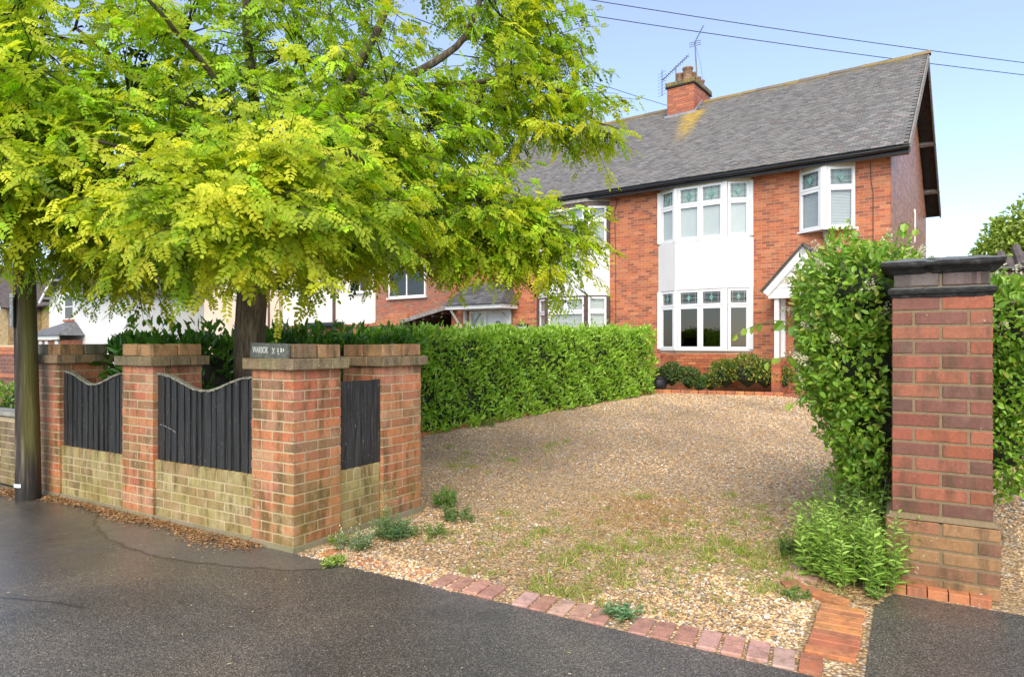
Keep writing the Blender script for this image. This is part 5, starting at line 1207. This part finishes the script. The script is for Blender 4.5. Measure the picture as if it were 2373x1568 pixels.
MB().box(-.32, 10, -.56, -.50, 2.28, 2.50).build('fascia', 'brown_fascia', bn); MB().tube([(-.34, -.60, 2.47), (10, -.60, 2.47)], .06, 8).build('gutter', 'dark_gutter', bn); MB().box(-.30, 9, -.50, -.0, 2.24, 2.28).build('soffit', 'brown_fascia', bn)
MB().box(-.34, -.29, -.5, 8.4, 2.28, 2.50).build('fascia', 'brown_fascia', bn)
wn = MB().box(.62, .70, -.04, .04, .95, 2.2).box(1.82, 1.9, -.04, .04, .95, 2.2).box(.70, 1.82, -.04, .04, 2.12, 2.2).box(.70, 1.82, -.04, .04, .95, 1.03).build('window', 'brown_fascia', bn); MB().box(.70, 1.82, .0, .01, 1.03, 2.12).build('pane', 'dark_glass', wn)
g = MB()
for k in range(1, 6): g.box(.70+.187*k-.012, .70+.187*k+.012, -.02, -.004, 1.03, 2.12)
for k in range(1, 6): g.box(.70, 1.82, -.022, -.006, 1.03+.18*k-.012, 1.03+.18*k+.012)
g.build('glazing_bars', 'stone_grey', wn)
wb = thing('notice_board', (1.86, 17.0, gz(17)), 'small white board leaning by the bungalow wall', 'board'); Mw = Matrix.Rotation(R(-24), 4, 'Y') @ Matrix.Rotation(R(-14), 4, 'X'); MB().box(-.11, .11, -.01, .01, .05, .40, Mw).build('panel', 'sign_board', wb); MB().box(-.02, .02, .012, .03, -.02, .35, Mw).build('leg', 'grey_wood', wb)

# telegraph pole
tp = thing('telegraph_pole', (-7.33, 3.10, 0), 'weathered wooden telegraph pole with green algae at the end of the wall', 'pole')
c = curve([(0, 0, -.1), (-.02, 0, .8), (-.075, 0, 2.2), (-.16, 0, 5.0), (-.22, .0, 7.6)], 8); N = len(c); sides = 22; vs = []
for i, p in enumerate(c):
    t = i/(N-1); r_ = .106-.028*t
    for k in range(sides): a = 2*math.pi*k/sides; q = 1+.025*math.sin(7*a+.5)+.03*mnoise.noise(Vector((math.cos(a)*3, math.sin(a)*3, t*2))); vs.append(p+Vector((math.cos(a)*r_*q, math.sin(a)*r_*q, 0)))
MB().add(vs, [(i*sides+k, i*sides+(k+1) % sides, (i+1)*sides+(k+1) % sides, (i+1)*sides+k) for i in range(N-1) for k in range(sides)]+[tuple((N-1)*sides+k for k in range(sides))]).build('shaft', 'pole_wood', tp, True)
ring = MB(); vs = []
for k in range(10):
    a = R(-116+k*7); vs += [(.112*math.cos(a)-.005, .112*math.sin(a), z) for z in (.13, .165)]
ring.add(vs, [(2*k, 2*k+2, 2*k+3, 2*k+1) for k in range(9)]).build('white_band', 'white_tape', tp)
Mp = Matrix.Translation((-.062, 0, 0)) @ Matrix.Rotation(R(-8), 4, 'Z')
MB().box(-.055, .055, -.112, -.100, 1.66, 1.94, Mp).build('number_plate', 'black_plate', tp); MB().box(-.055, .055, -.114, -.100, 1.945, 1.99, Mp).build('tag', 'cream_board', tp)
for ch_, zz in (('D', 1.86), ('P', 1.77), ('8', 1.68)):
    o = text_mesh('lettering', ch_, .10, 'white_paint', tp, (0, 0, 0), (0, 0, 0), .001); o.matrix_local = Mp @ Matrix.Translation((-.03, -.1135, zz)) @ Matrix.Rotation(R(90), 4, 'X')

# low wall of the next garden, with pierced concrete blocks
lw = thing('low_garden_wall', (-8.7, 3.36, 0), 'low brown brick wall with pierced concrete screen block left of the telegraph pole', 'wall')
MB().box(-1.3, 1.04, -.055, .06, 0, .72).build('core', 'mortar', lw); B = [b for b in course_bricks(-1.3, 1.05, .0, .74, .075, .225, [(-.55, .25, .30, .62)])]
VLW = variants([(.24, .17, .10), (.20, .14, .085), (.28, .20, .12)], 6, (.215, .1, .065), 'garden_brick', .1)
for x, z, L in B: place_brick(lw, random.choice(VLW), (x, -.012, z), (L, .1, .065))
MB().box(-1.32, 1.06, -.10, .10, .74, .785).build('coping', 'concrete', lw)
for bx in (-.35, .05):
    m = MB(); w_ = .19; m.box(bx-w_, bx-w_+.035, -.075, -.06, .30, .62).box(bx+w_-.035, bx+w_, -.075, -.06, .30, .62)
    for k in range(8): a = math.pi*k/8; m.box(-.165, .165, -.078, -.061, -.012, .012, Matrix.Translation((bx, 0, .46)) @ Matrix.Rotation(a, 4, 'Y'))
    m.build('screen_block', 'concrete', lw)
rw = thing('red_boundary_wall', (-15.2, 6.0, gz(6)), 'red brick boundary wall with orange bands seen past the telegraph pole', 'wall')
MB().box(-5, 1.6, .01, .22, 0, 1.46).build('core', 'mortar', rw); B = course_bricks(-5, 1.6, .0, 1.46, .075, .225, [])
cols = np.array([random.choice([(.50, .17, .07), (.46, .15, .07)]) if (z > 1.28 or .80 < z < .88) else random.choice([(.22, .09, .06), (.27, .11, .08), (.19, .08, .06)]) for x, z, L in B]); boxes_np('brickwork', [(x, .05-(.02 if (z > 1.28 or .8 < z < .88) else 0), z) for x, z, L in B], [(L, .1, .065) for x, z, L in B], cols, 'house_brick', rw)

# ------------------------------------------------------------------ shrubs and weeds
def bush(name, label, cat, loc, blobs, L, c0, c1, mat, yel=None, wr=.5, group=None, up=.3):
    t = thing(name, loc, label, cat, group); P, NO = [], []
    core = MB()
    for x, y, z, r_, k in blobs:
        d = rdir(k); d[:, 2] = np.where(d[:, 2] < -.3, -d[:, 2], d[:, 2]); rad = r_*(.70+.35*rng.uniform(0, 1, k)); P.append(np.array((x, y, z))+d*rad[:, None]); NO.append(d)
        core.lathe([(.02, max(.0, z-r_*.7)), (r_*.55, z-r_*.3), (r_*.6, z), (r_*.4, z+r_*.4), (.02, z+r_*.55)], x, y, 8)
    P = np.concatenate(P); P[:, 2] = np.maximum(P[:, 2], .01); blade_cloud('foliage', t, (0, 0, 0), P, np.concatenate(NO), L, c0, c1, mat, wr, up, .8, yel); core.build('light_block_core', 'dark_core', t)['kind'] = 'stuff'; return t  # core is an added dark solid that keeps light out of the bush
bush('shrub', 'rounded variegated yellow green shrub below the white bay window', 'shrub', (-3.55, 17.25, gz(17.2)), [(-.45, 0, .42, .42, 1100), (.1, -.05, .48, .48, 1300), (.5, 0, .42, .40, 1000), (.85, .0, .34, .34, 700), (-.8, -.1, .22, .26, 500)], .07, (.06, .14, .02), (.16, .25, .04), 'privet_leaf', (.22, (.48, .42, .05)))
bush('shrub', 'small dark green shrub between the black pot and the bay window', 'shrub', (-5.15, 17.1, gz(17)), [(-.2, 0, .38, .36, 900), (.25, 0, .30, .32, 800), (.55, -.1, .16, .22, 400), (-.45, .1, .3, .3, 500)], .065, (.04, .11, .02), (.12, .22, .04), 'privet_leaf', (.05, (.35, .20, .06)))
bush('shrub', 'bright green shrub behind the low brown wall', 'shrub', (-10.5, 4.3, 0), [(0, 0, .62, .36, 700), (.25, .1, .5, .3, 500)], .06, (.12, .28, .03), (.30, .46, .06), 'hedge_leaf')
pot = thing('plant_pot', (-5.60, 16.72, gz(16.7)), 'round black plant pot at the end of the clipped hedge', 'pot'); MB().lathe([(.12, 0), (.20, .06), (.235, .18), (.215, .30), (.20, .34), (.225, .36), (.225, .385), (.195, .385), (.185, .30)], 0, 0, 20).build('pot', 'black_pot', pot, True); MB().lathe([(.18, .30), (.18, .33)], 0, 0, 16).build('compost', 'soil', pot)
def weed(label, loc, stems, h, L, c0, c1, wr=.28, spread=.12, flower=None, lean=.25, per=16, group=None, name='weed'):
    t = thing(name, loc, label, 'weed', group); P, D, N_, LL = [], [], [], []; m = MB()
    for k in range(stems):
        a = random.uniform(0, 6.28); r_ = spread*math.sqrt(random.random()); b = Vector((r_*math.cos(a), r_*math.sin(a), 0)); hh = h*random.uniform(.55, 1.05); tip = b+Vector((math.cos(a)*hh*lean*random.random(), math.sin(a)*hh*lean*random.random(), hh)); mid = (b+tip)/2+Vector((random.uniform(-.02, .02), random.uniform(-.02, .02), 0))
        m.tube([b, mid, tip], [.004, .003, .0015], 4, False)
        for j in range(per):
            f = .08+.92*j/per; q = b.lerp(mid, f*2) if f < .5 else mid.lerp(tip, f*2-1); az = j*2.4+a; P.append(q); D.append((math.cos(az), math.sin(az), random.uniform(.1, .9))); N_.append((-math.cos(az)*.4, -math.sin(az)*.4, 1)); LL.append(L*(1.1-.6*f)*random.uniform(.75, 1.2))
        if flower:
            for j in range(9): P.append(tip+Vector((random.uniform(-.02, .02), random.uniform(-.02, .02), random.uniform(-.12, .02)))); D.append((random.uniform(-1, 1), random.uniform(-1, 1), .4)); N_.append((0, 0, 1)); LL.append(-.012)
    P = np.array(P); LL = np.array(LL); fl_ = LL < 0; n = len(P); C = mixc(c0, c1, rng.uniform(0, 1, n))*rng.uniform(.8, 1.15, (n, 1))
    if flower: C[fl_] = np.array(flower)
    LL = np.abs(LL); o = link('leaves', leaves_mesh('leaves', P, np.array(D), np.array(N_)+rng.normal(0, .25, (n, 3)), LL, LL*np.where(fl_, .9, wr), np.clip(C, 0, 1), .12, .2), 'weed_leaf', t); m.build('stems', 'weed_stem', t)['kind'] = 'stuff'; return t
weed('lush bright green leafy weed clump growing against the gate pillar plinth', (-.30, 4.82, 0), 210, .50, .08, (.28, .50, .07), (.52, .72, .16), .34, .31, None, .28, 20)
weed('taller grey green weed behind the bright clump under the privet hedge', (-.30, 5.30, 0), 70, .68, .075, (.16, .32, .07), (.30, .46, .12), .25, .22, None, .3, 18)
weed('tall flowering grey green weed at the foot of the drive side pillar', (-3.44, 3.95, 0), 30, .20, .06, (.10, .22, .08), (.20, .34, .15), .35, .13, None, .5, 14)
weed('tall thin weed spikes with tiny pale flowers by the drive side wall', (-3.50, 3.90, 0), 5, .42, .05, (.14, .24, .08), (.26, .36, .16), .28, .06, (.75, .70, .45), .3, 16)
weed('low spreading grey green weed at the corner of the name plate pillar', (-3.52, 3.60, 0), 22, .13, .05, (.12, .22, .10), (.24, .34, .16), .4, .13, (.8, .8, .6), .7, 10)
weed('small yellow green weed on the pavement edge below the corner pillar', (-3.36, 3.24, 0), 18, .06, .04, (.26, .42, .06), (.42, .54, .10), .5, .07, None, .8, 8)
weed('bright yellow green weed tuft against the corner pillar base', (-3.70, 3.62, 0), 12, .08, .04, (.28, .42, .06), (.42, .50, .08), .5, .05, None, .6, 8)
weed('green weed growing in the gravel beside the drive side pillar', (-3.30, 4.62, 0), 26, .14, .05, (.09, .20, .05), (.18, .30, .08), .4, .12, None, .6, 10)
weed('low fresh weed trailing in the gravel in front of the drive side wall', (-3.22, 4.10, 0), 22, .09, .045, (.12, .24, .05), (.24, .36, .08), .4, .14, None, .8, 8)
weed('small blue green weed among bricks at the front of the drive', (-1.36, 3.46, 0), 16, .06, .05, (.12, .28, .12), (.26, .40, .20), .5, .09, None, .8, 8)
weed('low green weed between the orange pavers and the weed clump', (-.58, 4.25, 0), 14, .06, .04, (.14, .26, .06), (.24, .36, .08), .45, .07, None, .7, 8)
weed('little weed on the litter in front of the gate pillar footing', (-.16, 4.48, 0), 10, .05, .04, (.16, .30, .05), (.28, .40, .08), .5, .05, None, .7, 8)
weed('ferny green weed near the pink pavers under the privet', (-.66, 5.02, 0), 24, .16, .05, (.08, .20, .04), (.18, .32, .07), .35, .12, None, .5, 12)
weed('fresh green weed spilling from the hedge onto the far gravel', (-6.2, 9.5, gz(9.5)), 20, .14, .05, (.12, .26, .04), (.22, .36, .06), .4, .15, None, .6, 10)
weed('green weed at the back corner of the drive side pillar', (-3.70, 4.95, 0), 24, .20, .055, (.10, .26, .03), (.20, .38, .05), .5, .10, None, .5, 12)

# grass growing through the gravel
GP_ = [(-1.80, 4.65, .75, .30, 1500), (-1.25, 4.75, .7, .35, 1400), (-2.35, 4.35, .55, .35, 1000), (-1.55, 4.15, .5, .25, 700), (-1.75, 3.62, .22, .10, 420), (-1.95, 3.95, .35, .22, 500), (-.82, 4.75, .25, .35, 800), (-.72, 5.25, .2, .4, 700), (-1.0, 5.2, .45, .45, 700), (-.72, 4.30, .14, .10, 320), (-2.0, 5.6, .6, .5, 700),
       (-4.3, 8.6, .12, .9, 500), (-4.5, 7.2, .7, .5, 600), (-4.9, 6.6, .6, .4, 400), (-2.9, 4.2, .4, .3, 260), (-2.6, 5.1, .3, .2, 200), (-1.5, 6.6, .10, .08, 120), (-.8, 6.8, .10, .08, 120), (-3.0, 4.9, .2, .2, 150), (-1.3, 3.75, .35, .15, 300), (-2.2, 3.75, .5, .15, 350), (-.9, 6.0, .5, .6, 500)]
P = []
for x, y, rx, ry, k in GP_:
    k = int(k*.8); ang = rng.uniform(0, 6.28, k); rr = np.sqrt(rng.uniform(0, 1, k)); nt_ = max(5, k//30); ctr = np.stack([x+rx*rng.normal(0, .62, nt_), y+ry*rng.normal(0, .75, nt_)], 1); ii = (nt_*rng.uniform(0, 1, k)**1.8).astype(int); P.append(ctr[ii]+rng.normal(0, 1, (k, 2))*rng.uniform(.02, .07, (k, 1)))
P = np.concatenate(P); ok = (P[:, 0] < -.3) & (P[:, 0] > -6.1) & (P[:, 1] > 3.5) & ~((P[:, 0] > -.48) & (P[:, 1] < 4.3)) & ~((P[:, 0] < -3.75) & (P[:, 1] < 4.9)); P = P[ok]; n = len(P)
z = gnd(P[:, 1])+hb(P[:, 0], P[:, 1])-.006; a = rng.uniform(0, 6.28, n); D = np.stack([np.cos(a), np.sin(a), rng.uniform(.5, 2.2, n)], 1); L = rng.uniform(.015, .05, n)*rng.choice([.7, 1, 1.7], n, p=[.4, .45, .15])
C = mixc((.22, .34, .04), (.42, .52, .09), rng.uniform(0, 1, n)); dry = rng.uniform(0, 1, n) < .30; C[dry] = np.array((.58, .46, .22))
o = link('grass', leaves_mesh('grass', np.stack([P[:, 0], P[:, 1], z], 1), D, rng.normal(0, 1, (n, 3))+np.array((0, 0, .3)), L, np.full(n, .0055), C*rng.uniform(.8, 1.15, (n, 1)), .1, .35), 'grass_blade'); tag(o, 'sparse tufts of short grass growing through the drive gravel', 'grass', None, 'stuff')
# dry straw patch and moss
n = 1300; px = -2.0+rng.normal(0, .30, n); py = 5.55+rng.normal(0, .42, n); a = rng.uniform(0, 6.28, n)
o = link('dry_grass', leaves_mesh('dry_grass', np.stack([px, py, gnd(py)+.0+hb(px, py)], 1), np.stack([np.cos(a), np.sin(a), rng.uniform(.05, .9, n)], 1), rng.normal(0, 1, (n, 3)), rng.uniform(.03, .08, n), np.full(n, .004), mixc((.46, .27, .11), (.62, .44, .21), rng.uniform(0, 1, n)), .1, .3), 'grass_blade'); tag(o, 'patch of brown dried grass in the middle of the drive', 'dry grass', None, 'stuff')
n = 2600; px = np.concatenate([rng.uniform(-3.4, -.6, n-600), rng.uniform(-.55, -.15, 600)]); py = np.concatenate([3.55+np.abs(rng.normal(0, .5, n-600)), rng.uniform(4.32, 4.58, 600)]); a = rng.uniform(0, 6.28, n)
o = link('straw_litter', leaves_mesh('straw_litter', np.stack([px, py, gnd(py)+hb(px, py)+.006], 1), np.stack([np.cos(a), np.sin(a), rng.uniform(-.05, .2, n)], 1), np.tile((0, 0, 1.), (n, 1))+rng.normal(0, .3, (n, 3)), rng.uniform(.015, .05, n), rng.uniform(.004, .010, n), mixc((.30, .16, .06), (.52, .38, .18), rng.uniform(0, 1, n)), .1, .1), 'litter_leaf'); tag(o, 'scattered straw and dead leaf bits over the front of the drive', 'litter', None, 'stuff')
# leaf litter along the foot of the wall
n = 5000; t = rng.uniform(0, 1, n); px = -7.25+t*3.1+rng.normal(0, .05, n); ph = np.sin(px*5.1)*.5+.5; py = 3.26-np.abs(rng.normal(0, .06+.05*ph, n))*(.5+.6*t); k2 = 800; px[:k2] = -7.75+rng.normal(0, .16, k2); py[:k2] = 3.20-np.abs(rng.normal(0, .10, k2)); ok = ~((px+7.33)**2+(py-3.1)**2 < .13**2); px, py = px[ok], py[ok]; n = len(px); a = rng.uniform(0, 6.28, n)
o = link('leaf_litter', leaves_mesh('leaf_litter', np.stack([px, py, .004+rng.uniform(0, .022, n)*np.exp(-(3.26-py)*6)], 1), np.stack([np.cos(a), np.sin(a), rng.uniform(-.1, .35, n)], 1), np.tile((0, 0, 1.), (n, 1))+rng.normal(0, .45, (n, 3)), rng.uniform(.015, .035, n), rng.uniform(.006, .014, n), mixc((.22, .10, .04), (.50, .30, .13), rng.uniform(0, 1, n)), .1, .15), 'litter_leaf'); tag(o, 'drift of brown dead leaves along the foot of the garden wall', 'leaf litter', None, 'stuff')
n = 60; px = rng.uniform(-5.5, -.5, n); py = rng.uniform(.9, 3.1, n); a = rng.uniform(0, 6.28, n)
o = link('fallen_leaves', leaves_mesh('fallen_leaves', np.stack([px, py, np.full(n, .004)], 1), np.stack([np.cos(a), np.sin(a), np.full(n, .05)], 1), np.tile((0, 0, 1.), (n, 1)), rng.uniform(.012, .03, n), rng.uniform(.006, .012, n), mixc((.40, .30, .14), (.62, .58, .40), rng.uniform(0, 1, n)), .1, .1), 'litter_leaf'); tag(o, 'few tiny fallen leaves on the wet pavement', 'leaves', None, 'stuff')

# background tree at the right
bt = thing('garden_tree', (5.2, 35, .3), 'leafy pale green tree standing behind the bungalow', 'tree'); MB().tube([(0, 0, 0), (.05, 0, 2.5), (0, 0, 5)], [.28, .22, .12], 10).build('trunk', 'tree_bark', bt, True)
P, NO = [], []; m = MB()
for x, y, z, r_, k in ((-.6, 0, 6.4, 1.1, 900), (-1.7, 0, 5.7, .8, 700), (-2.3, 0, 5.2, .5, 400), (.5, 0, 7.2, 1.3, 1000), (-.8, 0, 5.0, 1.1, 800), (.8, 0, 5.6, 1.4, 900), (1.8, 0, 6.6, 1.5, 800), (-.3, 0, 7.6, .6, 400), (-1.9, 0, 6.35, .28, 120), (-1.3, 0, 4.4, .7, 400), (.9, 0, 8.3, .7, 400)):
    d = rdir(k); P.append(np.array((x, y, z))+d*(r_*rng.uniform(.35, 1.08, k))[:, None]); NO.append(d); m.tube([(0, 0, 4.2), (x*.5, 0, (z+4.2)/2), (x, y, z)], [.08, .05, .02], 5)
blade_cloud('crown', bt, (0, 0, 0), np.concatenate(P), np.concatenate(NO), .22, (.26, .38, .05), (.52, .60, .14), 'hedge_leaf', .6, .1, .9); m.build('limbs', 'twig_bark', bt)

# wreath, aerials, wires
n = 700; a = rng.uniform(0, 6.28, n); P = np.stack([.17*np.cos(a), -.03+rng.normal(0, .015, n), .17*np.sin(a)], 1)+rng.normal(0, .03, (n, 3)); blade_cloud('greenery', wr, (0, 0, 0), P, unit(P+np.array((0, -.1, 0))), .05, (.02, .03, .02), (.06, .07, .05), 'laurel_leaf', .5, 0, .9)
n = 90; a = rng.uniform(0, 6.28, n); P = np.stack([.17*np.cos(a), np.full(n, -.07), .17*np.sin(a)], 1)+rng.normal(0, .025, (n, 3)); blade_cloud('pale_flowers', wr, (0, 0, 0), P, np.tile((0, -1., 0), (n, 1)), .045, (.6, .6, .6), (.75, .72, .7), 'flower_mat', .9, 0, .9)
a1 = thing('television_aerial', tuple(hloc(-6.98, 4.2, 10.5)), 'short mast television aerial with many crossed elements on the chimney', 'aerial', rz=HR)
MB().tube([(0, 0, 0), (0, 0, .62)], .018, 6).build('mast', 'aerial_metal', a1)
MB().tube([(-.42, -.12, .20), (.30, .30, .98)], .012, 6).build('boom', 'aerial_metal', a1)
A0, A1 = Vector((-.42, -.12, .20)), Vector((.30, .30, .98))
for k in range(13):
    p = A0.lerp(A1, k/12); MB().tube([p+Vector((-.07, .03, .05)), p, p+Vector((.07, -.03, -.05))], .008, 4).build('element', 'aerial_metal', a1); MB().tube([p+Vector((-.07, .03, -.05)), p+Vector((.07, -.03, .05))], .008, 4).build('element', 'aerial_metal', a1)
MB().tube([(-.46, -.12, -.36), (-.46, -.12, .55)], .012, 5).build('reflector_bar', 'aerial_metal', a1)
for k in range(8): z = -.32+k*.11; MB().tube([(-.66, -.02, z), (-.26, -.22, z)], .006, 4).build('reflector_rod', 'aerial_metal', a1)
a2 = thing('television_aerial', tuple(hloc(-6.30, 4.35, 10.3)), 'tall mast television aerial tilted at the tip on the chimney', 'aerial', rz=HR)
MB().tube([(.03, -.05, -.2), (0, 0, .6), (-.06, 0, 1.55)], .022, 6).build('mast', 'aerial_metal', a2); B0, B1 = Vector((-.06, 0, 1.52)), Vector((.26, -.05, 1.98)); MB().tube([B0, B1], .012, 5).build('boom', 'aerial_metal', a2)
for k in range(9): p = B0.lerp(B1, k/8); MB().tube([p+Vector((-.06, .05, .045)), p+Vector((.06, -.05, -.045))], .005, 4).build('element', 'aerial_metal', a2)
for k in range(3): MB().tube([(-.26, 0, 1.54-.07*k), (.16, 0, 1.54-.07*k)], .009, 4).build('reflector_rod', 'aerial_metal', a2)
MB().tube([(-.04, .02, 1.4), (.12, .05, .8), (.20, .06, .1)], .005, 4).build('cable', 'wire_mat', a2)
def wire(label, a, b, sag, r_=.011):
    a, b = Vector(a), Vector(b); m = MB((a+b)/2); m.tube([a.lerp(b, k/24)-Vector((0, 0, sag*4*(k/24)*(1-k/24))) for k in range(25)], r_, 5); o = m.build('overhead_wire', 'wire_mat'); o.location = (a+b)/2; tag(o, label, 'wire', 'overhead wires')
wire('upper of two black overhead wires passing over the gable roof', (-19.0, 3.1, 10.9), (12.0, 34.9, 10.55), .55); wire('lower of two black overhead wires passing over the gable roof', (-19.0, 3.3, 10.55), (12.0, 35.2, 10.30), .55)
wire('single thin overhead wire running from the telegraph pole to the chimney', (-7.50, 3.1, 6.2), tuple(hloc(-7.23, 4.02, 9.75)), .12, .009)
